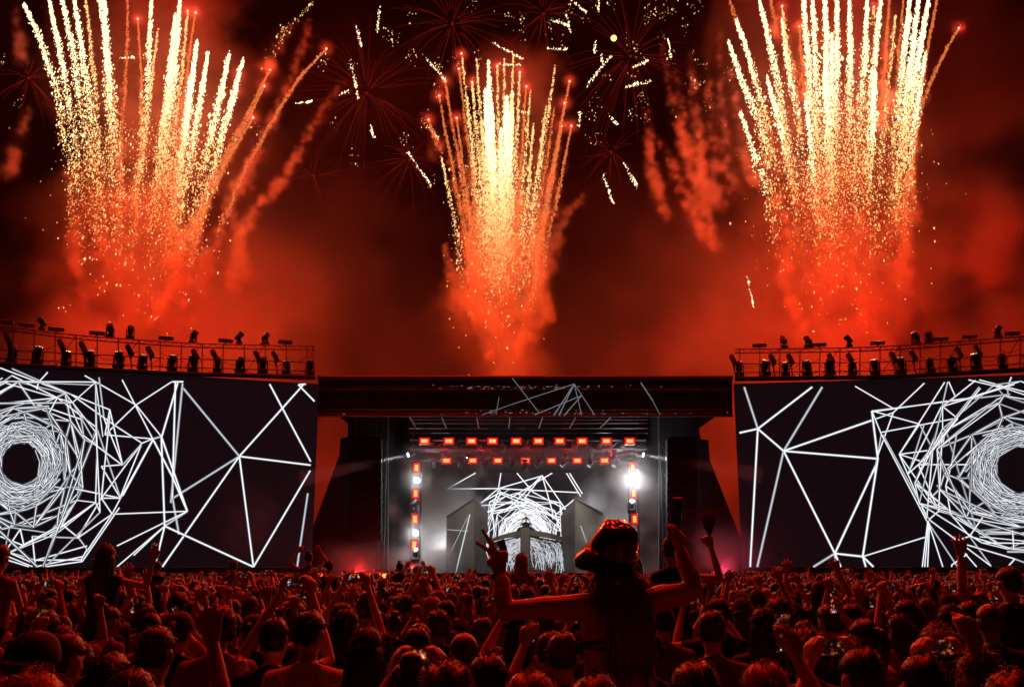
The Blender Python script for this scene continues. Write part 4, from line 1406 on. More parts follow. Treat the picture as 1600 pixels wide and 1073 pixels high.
# ---- smoke on the stage
r_ = np.random.default_rng(14)
lo = np.array([-9.5, 45.5, 1.9])
hi = np.array([11.0, 52.4, 8.0])
shp = ((hi - lo) / .2).astype(int)
hi = lo + (shp - 1) * .2
nz = fbm(shp, 8, 4, r_, .66)
X = np.linspace(lo[0], hi[0], shp[0])[:, None, None]
Yg = np.linspace(lo[1], hi[1], shp[1])[None, :, None]
Z = np.linspace(lo[2], hi[2], shp[2])[None, None, :]
g = .004 * np.ones(shp)
def blob(px, py, Y, rx, rz, a):
    c = P(px, py, Y)
    q = ((X - c[0]) / rx) ** 2 + ((Yg - c[1]) / 1.6) ** 2 + ((Z - c[2]) / rz) ** 2
    return a * sstep(1.0, .15, np.sqrt(q) + (nz - .5) * 4.2)
g = g + blob(670, 845, 50.3, 1.7, 2.6, .9) + blob(718, 785, 51.2, 1.2, 1.2, .9) + blob(684, 885, 48.8, 1.0, 1.0, 1.0) + blob(922, 785, 51.2, .8, 1.2, .7) + blob(975, 800, 50.0, 1.7, 2.3, .5) + blob(1005, 870, 49, 1.8, 1.8, .35) + blob(935, 765, 51.2, .7, .9, .8) + blob(640, 885, 47.5, 1.2, .8, .4)
for px_, py_, rr_, a_ in ((651, 750, .55, .16), (650, 832, .55, .16), (989, 750, .9, .16)):      # haze added round the white lamps to give them halos
    c = P(px_, py_, 46.6)
    g = g + a_ * np.exp(-(((X - c[0]) ** 2 + (Z - c[2]) ** 2 + (Yg - c[1]) ** 2) / rr_ ** 2))
q_ = P(822, 704, 46.6)
g = g + .05 * np.exp(-((Z - q_[2]) / .55) ** 2) * (np.abs(X - q_[0]) < 5.4)  # haze band added along the trusses to carry the red glow
g = g * (.3 + 1.4 * nz)
for ax in range(3):
    u = np.clip(np.minimum(np.arange(shp[ax]), np.arange(shp[ax])[::-1]) / (5.0 if ax != 1 else 2.0), 0, 1)
    if ax == 2:
        u = np.clip(np.arange(shp[ax])[::-1] / 2.0, 0, 1)
    s_ = [1, 1, 1]
    s_[ax] = -1
    g = g * u.reshape(s_)
g[g < .0015] = 0
smoke_grid('smoke', g, lo, hi, MAT['smoke_dense'], 'white lit smoke swirling round the gate leaves on the stage')
for px_, py_, Y_, pw_ in ((690, 862, 51.6, 400), (726, 806, 52.2, 60), (672, 888, 50.4, 60), (953, 855, 51.6, 230), (922, 796, 52.2, 45), (985, 815, 50.0, 30), (1000, 884, 50.0, 28)):
    lamp('added_stage_lamp', P(px_, py_, Y_), pw_, (.93, .96, 1.0), .05)  # unseen lamps added to light the stage smoke
for px_, tx in ((730, 722), (915, 915), (822, 822)):
    lamp('added_stage_lamp', P(px_, 725, 47.8), 90 if px_ != 822 else 190, (.95, 1.0, .90), .06, 'SPOT', None, P(tx, 850, 50.0), 1.1, .8)  # unseen spots added to brighten the gate leaves and booth
for px_ in (690, 755, 822, 890, 955):
    lamp('blinder_glow', P(px_, 704, 46.4), 34, (1.0, .02, .03), .05)
# purple-red drift beside the far wing and the red drift over the floor lamps
for nm, cx, cy, Y, w, h, colr, pw, lab in (('a', 1135, 868, 43.6, 2.3, 2.2, (1, .05, .16), 130, 'purple red smoke drifting low beside the screen with two tall lines'), ('b', 560, 875, 43.9, 3.2, 1.6, (1, .02, .03), 110, 'red smoke drifting low over the red floor lamps'), ('c', 385, 815, 40.3, 2.0, 2.2, (.5, .4, .55), 0, 'thin pale smoke wisp in front of the screen with the tunnel mouth')):
    c = P(cx, cy, Y)
    lo = c - [w, 1.0, h]
    hi = c + [w, 1.0, h]
    shp = ((hi - lo) / .14).astype(int)
    hi = lo + (shp - 1) * .14
    nz = fbm(shp, 10, 4, r_, .6)
    ax_ = [np.linspace(-1, 1, k) for k in shp]
    q = np.sqrt(ax_[0][:, None, None] ** 2 + ax_[1][None, :, None] ** 2 + ax_[2][None, None, :] ** 2)
    g = (.16 if nm != 'c' else .07) * sstep(1.0, .2, q + (nz - .4) * 1.0) * sstep(1.0, .8, q)
    smoke_grid('smoke', g, lo, hi, MAT['smoke_dense'], lab)
    if pw:
        lamp('floor_lamp_light', P(cx, 893, Y - .3), pw, colr, .06)

# ------------------------------------------------------------------ people
def mat_cloth(name, col, rough=.85, rib=0.0):
    m = mat_surface(name, col, rough, var=.2, scale=14, bump=.35, bscale=60)
    if rib:
        nt = m.node_tree
        b = nt.nodes['Principled BSDF']
        wv = nt.nodes.new('ShaderNodeTexWave')
        wv.inputs['Scale'].default_value = rib
        bp = nt.nodes.new('ShaderNodeBump')
        bp.inputs['Strength'].default_value = .9
        bp.inputs['Distance'].default_value = .01
        nt.links.new(wv.outputs['Fac'], bp.inputs['Height'])
        nt.links.new(bp.outputs['Normal'], b.inputs['Normal'])
    return m


mat_surface('skin', (.52, .33, .25), .48, var=.12, scale=9, bump=.12, bscale=90)
mat_surface('skin_brown', (.27, .15, .10), .48, var=.12, scale=9, bump=.12, bscale=90)
for nm, c in (('black', (.02, .02, .022)), ('grey', (.14, .14, .15)), ('white', (.62, .61, .6)), ('red', (.3, .03, .03)), ('blue', (.04, .06, .14)), ('tan', (.35, .26, .18))):
    mat_cloth('shirt_' + nm, c)
mat_cloth('trousers', (.03, .035, .05))
mat_cloth('ribbed_black', (.03, .028, .03), .7, 38)
mat_surface('shoe', (.05, .05, .05), .6)
mat_surface('hair_black', (.012, .009, .008), .42, var=.4, scale=40, spec=.6)
mat_surface('hair_brown', (.05, .026, .014), .42, var=.4, scale=40, spec=.6)
mat_surface('hair_blond', (.34, .22, .11), .45, var=.35, scale=40, spec=.5)
mat_surface('hair_long', (.11, .05, .024), .36, var=.5, scale=60, spec=.7)
mat_surface('vinyl', (.012, .011, .012), .22, var=.3, scale=10, bump=.5, bscale=14, spec=.7, coat=.6)
mat_cloth('cap_cloth', (.03, .03, .035))


def V3(*a):
    return np.array(a, float)


def unit(v):
    return v / (np.linalg.norm(v) + 1e-12)


class Body:
    """capsules and ellipsoids that are fused into one continuous skin"""

    def __init__(self):
        self.c = []

    def cap(self, tag_, p0, r0, p1, r1):
        self.c.append((tag_, np.array(p0, float), float(r0), np.array(p1, float), float(r1)))

    def chain(self, tag_, pts, rads):
        for i in range(len(pts) - 1):
            self.cap(tag_, pts[i], rads[i], pts[i + 1], rads[i + 1])

    def ell(self, tag_, c, r):
        self.c.append((tag_, np.array(c, float), tuple(r), None, None))

    def hand(self, w, f, n, side, curl=(.25, .25, .25, .25), splay=.12, thumb=.6, s=1.0, tag_='skin'):
        """w wrist, f finger direction, n palm normal, side +1/-1 = where the thumb is along n x f"""
        f = unit(f)
        n = unit(n - f * (n @ f))
        s_ = np.cross(n, f) * side
        offs = (.036, .012, -.012, -.034)
        lens = (.072, .080, .074, .058)
        for k in range(4):
            b0 = w + s_ * offs[k] * .55 * s + f * .01 * s
            b1 = w + (f * (.084, .090, .085, .074)[k] + s_ * offs[k]) * s
            self.cap(tag_, b0, .0155 * s, b1, .0112 * s)
            d = unit(f + s_ * (splay + .05) * (1.5 - k))
            p = b1
            ang = 0
            for j, (q, rr) in enumerate(((.46, .0102), (.30, .0095), (.24, .0084))):
                ang += curl[k] * (1.0, 1.15, .8)[j]
                dd = d * math.cos(ang) + n * math.sin(ang)
                p2 = p + dd * lens[k] * q * s
                self.cap(tag_, p, (rr + .0009) * s, p2, rr * s)
                p = p2
        t0 = w + (f * .022 + s_ * .024 + n * .006) * s
        t1 = t0 + unit(f * .75 + s_ * thumb + n * .25) * .042 * s
        t2 = t1 + unit(f * .95 + s_ * thumb * .45 + n * .3) * .032 * s
        t3 = t2 + unit(f * 1.0 + s_ * thumb * .1 + n * .35) * .026 * s
        self.chain(tag_, [t0, t1, t2, t3], [.0145 * s, .012 * s, .0105 * s, .0088 * s])

    def head(self, c, s=1.0, R=np.eye(3)):
        """c = head centre; face looks along local +y"""
        q = lambda *a: np.array(c) + R @ (np.array(a) * s)
        E = [((0, -.008, .018), (.074, .093, .098)), ((0, .018, -.055), (.056, .066, .062))]
        for o, r in E:
            self.ell('skin', q(*o), np.array(r) * s)
        self.cap('skin', q(0, .062, -.095), .022 * s, q(0, .05, -.085), .028 * s)      # chin
        self.chain('skin', [q(0, .088, .012), q(0, .098, -.01), q(0, .106, -.03)], [.008 * s, .010 * s, .013 * s])  # nose
        for e in (-1, 1):
            self.cap('skin', q(e * .018, .083, .026), .012 * s, q(e * .05, .066, .024), .010 * s)   # brow
            self.cap('skin', q(e * .042, .06, -.02), .02 * s, q(e * .036, .066, -.035), .018 * s)  # cheek
            self.cap('skin', q(e * .076, -.008, .012), .012 * s, q(e * .078, -.01, -.02), .010 * s)  # ear
            self.ell('eye', q(e * .031, .073, .006), np.array((.012, .012, .010)) * s)
        self.cap('skin', q(-.017, .081, -.058), .008 * s, q(.017, .081, -.058), .008 * s)      # lips

    def raw(self, seg=10):
        mb = MB()
        for t, p0, r0, p1, r1 in self.c:
            if p1 is None:
                mb.ball(p0, r0, 16 if seg > 7 else 8, 12 if seg > 7 else 6)
            else:
                d = p1 - p0
                L = np.linalg.norm(d)
                d = d / (L + 1e-9)
                pts, rr = [], []
                for a in ((-80, -50, -20) if seg > 7 else (-60, -20)):
                    a = math.radians(a)
                    pts.append(p0 + d * r0 * math.sin(a)); rr.append(r0 * math.cos(a))
                for a in ((20, 50, 80) if seg > 7 else (20, 60)):
                    a = math.radians(a)
                    pts.append(p1 + d * r1 * math.sin(a)); rr.append(r1 * math.cos(a))
                mb.tube(pts, rr, seg)
        return mb

    def classify(self, C):
        best = np.full(len(C), 9e9)
        who = np.zeros(len(C), int)
        tags = []
        for t, p0, r0, p1, r1 in self.c:
            if t not in tags:
                tags.append(t)
            k = tags.index(t)
            if p1 is None:
                r = np.array(r0)
                d = (np.linalg.norm((C - p0) / r, axis=1) - 1) * r.min()
            else:
                v = p1 - p0
                u = np.clip(((C - p0) @ v) / (v @ v + 1e-12), 0, 1)
                d = np.linalg.norm(C - p0 - u[:, None] * v, axis=1) - (r0 + (r1 - r0) * u)
            m = d < best
            best[m] = d[m]
            who[m] = k
        return tags, who


TMP = []


def fuse_later(body, name, voxel, smooth=4):
    me = body.raw().mesh(name, [])
    ob = bpy.data.objects.new(name + '_raw', me)
    md = ob.modifiers.new('r', 'REMESH')
    md.mode = 'VOXEL'
    md.voxel_size = voxel
    md.adaptivity = 0
    sm = ob.modifiers.new('s', 'SMOOTH')
    sm.factor = .5
    sm.iterations = smooth
    TMP.append((ob, body, name))
    return len(TMP) - 1


def fuse_all():
    tmp = bpy.data.scenes.new('workbench')
    for ob, _, _ in TMP:
        tmp.collection.objects.link(ob)
    out = []
    with bpy.context.temp_override(scene=tmp, view_layer=tmp.view_layers[0]):
        dg = bpy.context.evaluated_depsgraph_get()
        for ob, body, name in TMP:
            me = bpy.data.meshes.new_from_object(ob.evaluated_get(dg))
            me.name = name
            out.append(me)
    for (ob, body, name), me in zip(TMP, out):
        n = len(me.polygons)
        C = np.zeros(n * 3, np.float32)
        me.polygons.foreach_get('center', C)
        tags, who = body.classify(C.reshape(-1, 3).astype(float))
        me.materials.clear()
        base = {'skin': 'skin', 'shirt': 'shirt_black', 'trousers': 'trousers', 'shoe': 'shoe', 'ribbed': 'ribbed_black', 'eye': 'hair_black', 'top': 'shirt_black'}
        for t in tags:
            me.materials.append(MAT[base[t]])
        me.polygons.foreach_set('material_index', who.astype(np.int32))
        me.polygons.foreach_set('use_smooth', [True] * n)
        me['tags'] = tags
        me.update()
        bpy.data.objects.remove(ob)
    bpy.data.scenes.remove(tmp)
    return out


HEADC = V3(0, .015, 1.625)        # standing figure, 1.75 m


def torso(b, top='shirt', low='trousers', slim=1.0, z=0.0):
    q = lambda x, y, zz: V3(x * slim, y, zz + z)
    b.cap('skin', q(0, -.01, 1.44), .058 * slim, q(0, .005, 1.57), .054 * slim)            # neck
    if top == 'shirt':      # collar
        for k in range(10):
            a0, a1 = 2 * PI * k / 10, 2 * PI * (k + 1) / 10
            b.cap(top, q(.068 * math.cos(a0), -.012 + .066 * math.sin(a0), 1.478 - .018 * math.sin(a0)), .013, q(.068 * math.cos(a1), -.012 + .066 * math.sin(a1), 1.478 - .018 * math.sin(a1)), .013)
    for e in (-1, 1):
        b.cap(top, q(e * .035, -.02, 1.445), .055, q(e * .165, -.015, 1.405), .062 * slim)  # shoulder yoke
        b.cap(top, q(e * .085, -.005, 1.36), .105 * slim, q(e * .075, .0, 1.16), .098 * slim)
        b.cap(top, q(e * .075, .0, 1.16), .095 * slim, q(e * .075, .0, 1.0), .105 * slim)
    b.cap(top, q(0, .0, 1.36), .12 * slim, q(0, 0, 1.0), .115 * slim)
    for e in (-1, 1):
        b.cap(low, q(e * .085, -.01, .96), .115 * slim, q(e * .09, -.01, .88), .105 * slim)


def legs(b, low='trousers'):
    for e in (-1, 1):
        b.chain(low, [V3(e * .095, -.005, .9), V3(e * .105, .02, .49), V3(e * .11, -.02, .10)], [.092, .062, .045])
        b.cap('shoe', V3(e * .11, -.04, .045), .042, V3(e * .125, .16, .035), .034)


def arm(b, e, el, wr, sleeve=.55, top='shirt', s=1.0, sh=None):
    sh = V3(e * .178 * s, -.01, 1.405) if sh is None else sh
    el, wr = np.array(el, float), np.array(wr, float)
    m = sh + (el - sh) * sleeve
    if sleeve > 0:
        b.cap(top, sh, .058 * s, m, .054 * s)
    b.cap('skin', m if sleeve else sh, .047 * s, el, .038 * s)
    b.chain('skin', [el, el + (wr - el) * .35, wr], [.038 * s, .040 * s, .025 * s])


UP = V3(0, 0, 1)
FW = V3(0, 1, 0)
POSES = {}


def make_pose(name, mk, phone=None, desc=''):
    b = Body()
    torso(b)
    legs(b)
    b.head(HEADC)
    mk(b)
    POSES[name] = dict(body=b, phone=phone, desc=desc)


def rest_arm(b, e):
    el, wr = V3(e * .255, -.03, 1.12), V3(e * .25, .10, .90)
    arm(b, e, el, wr)
    b.hand(wr, V3(0, .25, -1), V3(-e, 0, 0), -1 * e * -1, (.35,) * 4, .05)


def phone_two(dz, dy):
    def mk(b):
        for e in (-1, 1):
            el, wr = V3(e * .27, .20 + dy * .4, 1.30 + dz * .6), V3(e * .105, .36 + dy, 1.52 + dz)
            arm(b, e, el, wr)
            b.hand(wr, V3(-e * .10, .12, 1), V3(-e, .45, 0), -1 if e > 0 else 1, (.55, .6, .6, .6), .03, .5)
    return mk


def phone_one(e, dz):
    def mk(b):
        el, wr = V3(e * .30, .17, 1.36 + dz * .7), V3(e * .20, .33, 1.57 + dz)
        arm(b, e, el, wr)
        b.hand(wr, V3(-e * .12, .05, 1), V3(-e * .6, .8, 0), -1 if e > 0 else 1, (.5, .55, .6, .6), .03, .6)
        rest_arm(b, -e)
    return mk


def arms_up(l, r_, curl=.2, splay=.2):
    def mk(b):
        for e, sp in ((-1, l), (1, r_)):
            if sp is None:
                rest_arm(b, e)
                continue
            el, wr = V3(*sp[0]), V3(*sp[1])
            arm(b, e, el, wr)
            b.hand(wr, unit(wr - el) * .6 + UP * .6, FW + V3(0, 0, -.2), 1 if e < 0 else -1, (curl, curl * .9, curl * 1.1, curl * 1.3), splay, .6 if curl < 1 else .15)
    return mk


make_pose('down', lambda b: (rest_arm(b, -1), rest_arm(b, 1)), None, 'arms lowered')
make_pose('phone_two', phone_two(.14, .02), ((0, .42, 1.735), 'L'), 'filming two-handed')
make_pose('phone_two_high', phone_two(.34, .0), ((0, .40, 1.94), 'L'), 'filming overhead')
make_pose('phone_right', phone_one(1, .18), ((.165, .375, 1.84), 'P'), 'filming one-handed')
make_pose('phone_left', phone_one(-1, .10), ((-.165, .375, 1.76), 'P'), 'filming one-handed')
make_pose('both_up', arms_up(((-.36, .08, 1.58), (-.30, .16, 1.83)), ((.34, .10, 1.60), (.25, .16, 1.85)), .28, .15), None, 'both hands up')
make_pose('left_up', arms_up(((-.31, .10, 1.60), (-.27, .17, 1.85)), None, .3, .13), None, 'open hand up')
make_pose('right_up', arms_up(None, ((.30, .12, 1.60), (.22, .20, 1.84)), .22, .14), None, 'open hand up')
make_pose('right_fist', arms_up(None, ((.32, .12, 1.55), (.28, .20, 1.80)), 1.3, .0), None, 'fist up')
make_pose('hands_front', arms_up(((-.27, .20, 1.34), (-.14, .30, 1.56)), ((.27, .20, 1.34), (.15, .30, 1.58)), .6, .05), None, 'hands clasped')


# riders: people sitting on someone's shoulders; seat at z = 0
def rider_body(mk, s=.95, top='top', low='trousers', bare=True):
    b = Body()
    dz = -.93
    torso(b, top, low, .86, dz)
    for e in (-1, 1):
        b.chain(low, [V3(e * .09, 0, .03), V3(e * .13, .30, .02), V3(e * .12, .36, -.36)], [.088, .06, .045])
        b.cap('shoe', V3(e * .12, .34, -.42), .038, V3(e * .13, .5, -.44), .03)
    b.head(HEADC + V3(0, 0, dz))
    mk(b)
    return b


def r_arm(b, e, el, wr, sleeve=0, curl=.25, splay=.12, f=None, n=None):
    arm(b, e, el, wr, sleeve, 'top', .88, V3(e * .155, -.01, .475))
    b.hand(V3(*wr), f if f is not None else unit(V3(*wr) - V3(*el)), n if n is not None else FW, 1 if e < 0 else -1, (curl,) * 4, splay)


POSES['rider_phone'] = dict(body=rider_body(lambda b: (r_arm(b, 1, (.38, .1, .42), (.42, .12, .66)), r_arm(b, -1, (-.24, .05, .22), (-.22, .22, .05)))), phone=((.42, .16, .77), 'P'), desc='', rider=True)
POSES['rider_down'] = dict(body=rider_body(lambda b: (r_arm(b, 1, (.24, .05, .22), (.2, .24, .04)), r_arm(b, -1, (-.24, .05, .22), (-.2, .24, .04)))), phone=None, desc='', rider=True)
POSES['rider_up'] = dict(body=rider_body(lambda b: (r_arm(b, 1, (.36, .04, .62), (.2, .1, .84)), r_arm(b, -1, (-.36, .04, .60), (-.24, .1, .82)))), phone=None, desc='', rider=True)
POSES['rider_fan'] = dict(body=rider_body(lambda b: (r_arm(b, 1, (.42, .02, .46), (.36, .06, .74), curl=1.2, splay=0), r_arm(b, -1, (-.22, .06, .22), (-.12, .26, .1))), top='ribbed', low='ribbed'), phone=None, desc='', rider=True)

for k, p_ in POSES.items():
    p_['idx'] = fuse_later(p_['body'], 'person_' + k, (.0082 if k in ('both_up', 'left_up', 'right_up', 'right_fist', 'rider_fan', 'phone_two', 'phone_right', 'phone_left', 'phone_two_high') else .011), 3)

# ---- the woman in the bucket hat, built where the photograph puts her joints
YH = 4.7
hx = lambda x, y, dy=0.0: P(x, y, YH + dy)
hero = Body()
Hc = hx(962, 868, .03)
sl, sr = hx(915, 946), hx(1015, 938)
mid = (sl + sr) / 2
hipz = mid[2] - .47
hip = V3(mid[0] + .01, YH + .03, hipz)
hero.head(Hc, .98, rotm('Z', .15) @ rotm('X', -.1))
nb = V3(mid[0], YH, mid[2] + .03)
hero.cap('skin', nb, .052, Hc + V3(0, -.015, -.06), .046)
for e, s_ in ((-1, sl), (1, sr)):
    inn = V3(mid[0] + e * .03, YH - .005, mid[2] + .022)
    hero.cap('skin', inn, .046, s_ + V3(-e * .01, 0, -.006), .052)
    hero.cap('skin', V3(mid[0] + e * .09, YH, mid[2] - .06), .084, V3(mid[0] + e * .078, YH, mid[2] - .27), .076)
    hero.cap('skin', V3(mid[0] + e * .078, YH, mid[2] - .27), .076, V3(hip[0] + e * .08, YH + .02, hipz + .04), .10)
    hero.cap('skin', V3(mid[0] + e * .05, YH - .055, mid[2] - .05), .034, V3(mid[0] + e * .07, YH - .045, mid[2] - .15), .03)   # shoulder blades
    hero.chain('trousers', [V3(hip[0] + e * .09, YH + .03, hipz), V3(hip[0] + e * .14, YH + .36, hipz), V3(hip[0] + e * .13, YH + .42, hipz - .4)], [.095, .064, .045])
    hero.cap('shoe', V3(hip[0] + e * .13, YH + .40, hipz - .44), .036, V3(hip[0] + e * .14, YH + .56, hipz - .47), .03)
hero.cap('skin', V3(mid[0], YH + .01, mid[2] - .06), .09, V3(hip[0], YH + .03, hipz + .05), .09)
for e in (-1, 1):
    hero.ell('skin', V3(mid[0] + e * .065, YH + .085, mid[2] - .16), (.06, .05, .06))
# her arm with the spread fingers
el, wr = hx(790, 954, -.05), hx(781, 893, .04)
hero.chain('skin', [sl, sl + (el - sl) * .22 + V3(0, 0, -.004), sl + (el - sl) * .55 + V3(0, 0, .002), el], [.060, .062, .053, .044])
hero.chain('skin', [el, el + (wr - el) * .35 + V3(-.004, 0, 0), el + (wr - el) * .7, wr], [.044, .046, .040, .030])
S = .92
f_ = unit(hx(779, 850, .06) - wr)
n_ = V3(.15, 1, 0)
hw = wr
n_ = unit(n_ - f_ * (n_ @ f_))
sd = np.cross(n_, f_)                      # thumb side for the left hand seen from behind
if sd[0] > 0:
    sd = -sd
for off, tip, bend in ((.028, (754, 829), 0), (.006, (745, 846), 0)):
    pass
kn = [hw + f_ * .088 * S + (-sd) * o * S for o in (-.030, -.010, .010, .029)]
for k, o in enumerate((-.030, -.010, .010, .029)):
    hero.cap('skin', hw + f_ * .008 - sd * o * .55 * S, .017, kn[k], .0128)
t1, t2 = hx(744, 847, .02), hx(754, 828, .0)
for base, tip in ((kn[0], t1), (kn[1], t2)):
    a = base + (tip - base) * .48 + V3(0, -.004, .003)
    c = base + (tip - base) * .76 + V3(0, -.004, .002)
    hero.chain('skin', [base, a, c, tip], [.0125, .0115, .0102, .0085])
for k in (2, 3):
    p0 = kn[k]
    p1 = p0 + (f_ * .25 + n_ * .95) * .036
    p2 = p1 + (-f_ * .8 + n_ * .4) * .026
    p3 = p2 + (-f_ * .9 - n_ * .5) * .02
    hero.chain('skin', [p0, p1, p2, p3], [.0128, .0115, .0105, .0095])
th0 = hw + f_ * .02 + sd * .024
th1 = th0 + unit(f_ * .7 + sd * .6 + n_ * .3) * .042
th2 = th1 + unit(f_ * .8 - sd * .4 + n_ * .7) * .034
th3 = th2 + unit(f_ * .2 - sd * .9 + n_ * .5) * .026
hero.chain('skin', [th0, th1, th2, th3], [.017, .014, .012, .0098])
# her arm with the phone
el2, wr2 = hx(1084, 920, .02), hx(1064, 862, .08)
hero.chain('skin', [sr, sr + (el2 - sr) * .3, sr + (el2 - sr) * .6 + V3(0, 0, -.006), el2], [.058, .060, .053, .044])
hero.chain('skin', [el2, el2 + (wr2 - el2) * .35 + V3(.006, 0, 0), el2 + (wr2 - el2) * .7, wr2], [.045, .046, .040, .030])
hero.hand(wr2, hx(1062, 815, .10) - wr2, V3(-.75, .6, 0), -1, (.5, .55, .6, .65), .02, .5, .95)
HERO_I = fuse_later(hero, 'person_hero', .0062, 3)

MESHES = fuse_all()

# ---- hair, caps (head-local: origin at the head centre)
def hair_mesh(name, kind, seed, mat):
    r = np.random.default_rng(seed)
    mb = MB()
    seg, rings = 36, 24
    grow = {'short': 1.0, 'buzz': .965, 'long': 1.02, 'bun': .99, 'curly': 1.16, 'tail': .985, 'bob': 1.05}[kind]
    ph = r.uniform(0, 6.28, 8)
    v = []
    def rad(d):
        hairy = max(sstep(-.35, -.05, d[2] - .9 * max(d[1], 0) + .22), sstep(.25, -.1, d[1]) * sstep(-.85, -.55, d[2]))
        if kind in ('short', 'buzz', 'bun', 'tail'):      # ears stay free, the nape is clipped closer
            hairy = hairy * (1 - sstep(.72, .86, abs(d[0])) * sstep(.32, .1, d[2]) * sstep(-.45, -.25, d[1]))
        n = .022 * math.sin(9 * d[0] + ph[0]) * math.sin(8 * d[2] + ph[1]) + .020 * math.sin(19 * d[0] + ph[2]) * math.sin(17 * d[1] + ph[3] + 9 * d[2]) + .014 * math.sin(33 * d[0] + ph[6] + 6 * d[2]) * math.sin(29 * d[1] + ph[7])
        if kind == 'short':
            n += .07 * sstep(.2, .9, d[2]) * (.6 + .4 * math.sin(5 * d[0] + ph[5])) - .07 * sstep(.0, -.6, d[2])
        if kind == 'curly':
            n = n * 2.4 + .045 * math.sin(31 * d[0] + ph[4]) * math.sin(27 * d[2] + ph[5]) * math.sin(25 * d[1])
        if kind == 'buzz':
            n *= .2
        return (grow + n) * hairy + .8 * (1 - hairy)
    for i in range(rings + 1):
        t = PI * i / rings
        for j in range(seg):
            a = 2 * PI * j / seg
            d = (math.sin(t) * math.cos(a), math.sin(t) * math.sin(a), math.cos(t))
            k = rad(d)
            v.append((d[0] * .087 * k, -.008 + d[1] * .107 * k, .022 + d[2] * .112 * k))
    f = []
    for i in range(rings):
        for j in range(seg):
            f.append((i * seg + j, (i + 1) * seg + j, (i + 1) * seg + (j + 1) % seg, i * seg + (j + 1) % seg))
    mb.add(v, f)
    V = np.array(v)
    if kind == 'bun':
        mb.ball((0, -.075, .13), (.045, .042, .04), 14, 10)
    if kind == 'tail':
        mb.ball((0, -.108, .06), (.028, .03, .026), 10, 8)
        for k in range(9):
            o_ = r.normal(0, .012, 2)
            mb.tube([(o_[0] * .4, -.11, .07), (o_[0], -.155, .05 + o_[1]), (o_[0] * 1.5, -.165 + o_[1], -.03), (o_[0] * 1.7, -.14 + o_[1], -.12), (o_[0] * 1.2, -.12, -.2 + o_[1])], [.012, .016, .016, .012, .003], 6)
    if kind in ('long', 'bob'):
        for k in range(26):
            a = PI * (1.02 + .96 * k / 25)
            x0, y0 = .078 * math.cos(a), -.01 + .088 * math.sin(a)
            L = r.uniform(.26, .40) if kind == 'long' else r.uniform(.0, .04)
            pts = [(x0 * .8, y0 * .85, .06), (x0 * 1.04, y0 * 1.05, -.02), (x0 * 1.12 + r.normal(0, .006), y0 * 1.05 - .012, -.12), (x0 * 1.15 + r.normal(0, .012), y0 - .03 + r.normal(0, .006), -.12 - L * .5), (x0 * 1.0 + r.normal(0, .018), y0 - .03 + r.normal(0, .008), -.12 - L)]
            mb.tube(pts, [.018, .021, .020, .016, .004], 7)
    # loose strands
    n = {'short': 1300, 'buzz': 700, 'long': 1200, 'bun': 800, 'curly': 1700, 'tail': 800, 'bob': 1200}[kind]
    ln = {'short': .020, 'buzz': .005, 'long': .045, 'bun': .018, 'curly': .024, 'tail': .016, 'bob': .03}[kind]
    keep = V[(np.linalg.norm(V / np.array([.087, .107, .112]), axis=1) > .93 * min(grow, 1.0)) & (V[:, 2] > -.075)]
    for k in range(n):
        p = keep[r.integers(len(keep))] + r.normal(0, .004, 3)
        o = unit(p / np.array([.087, .107, .112]))
        whirl = np.cross(o, V3(.2, .1, 1)) * .5 + V3(0, -.3, -.5)
        tang = unit(whirl + r.normal(0, .45, 3))
        d = unit(o * (r.uniform(.02, .22) if kind != 'curly' else r.uniform(.1, .5)) + tang * .8) * ln * r.uniform(.4, 1.3)
        s_ = unit(np.cross(d, r.normal(0, 1, 3))) * .0013
        m_ = p + d * .55
        mb.add([p - s_, p + s_, m_ + s_ * .7 + o * .002, p + d + V3(0, 0, -.15 * ln), m_ - s_ * .7 + o * .002], [(0, 1, 2, 3, 4)])
    return mb.mesh(name, mat, True)


HAIR = {}
for kind, col, desc in (('short', 'black', 'short dark-haired'), ('short', 'brown', 'short brown-haired'), ('buzz', 'brown', 'cropped-haired'), ('long', 'black', 'long dark-haired'), ('long', 'brown', 'long brown-haired'),
                        ('long', 'blond', 'long blond-haired'), ('bun', 'brown', 'bun-haired'), ('curly', 'black', 'curly black-haired'), ('short', 'blond', 'short fair-haired'), ('curly', 'brown', 'tousled brown-haired'), ('tail', 'brown', 'ponytailed brown-haired'), ('tail', 'black', 'ponytailed dark-haired'), ('bob', 'black', 'bobbed dark-haired'), ('bob', 'brown', 'bobbed brown-haired')):
    HAIR[kind + '_' + col] = (hair_mesh('hair', kind, len(HAIR) + 31, MAT['hair_' + col]), desc)


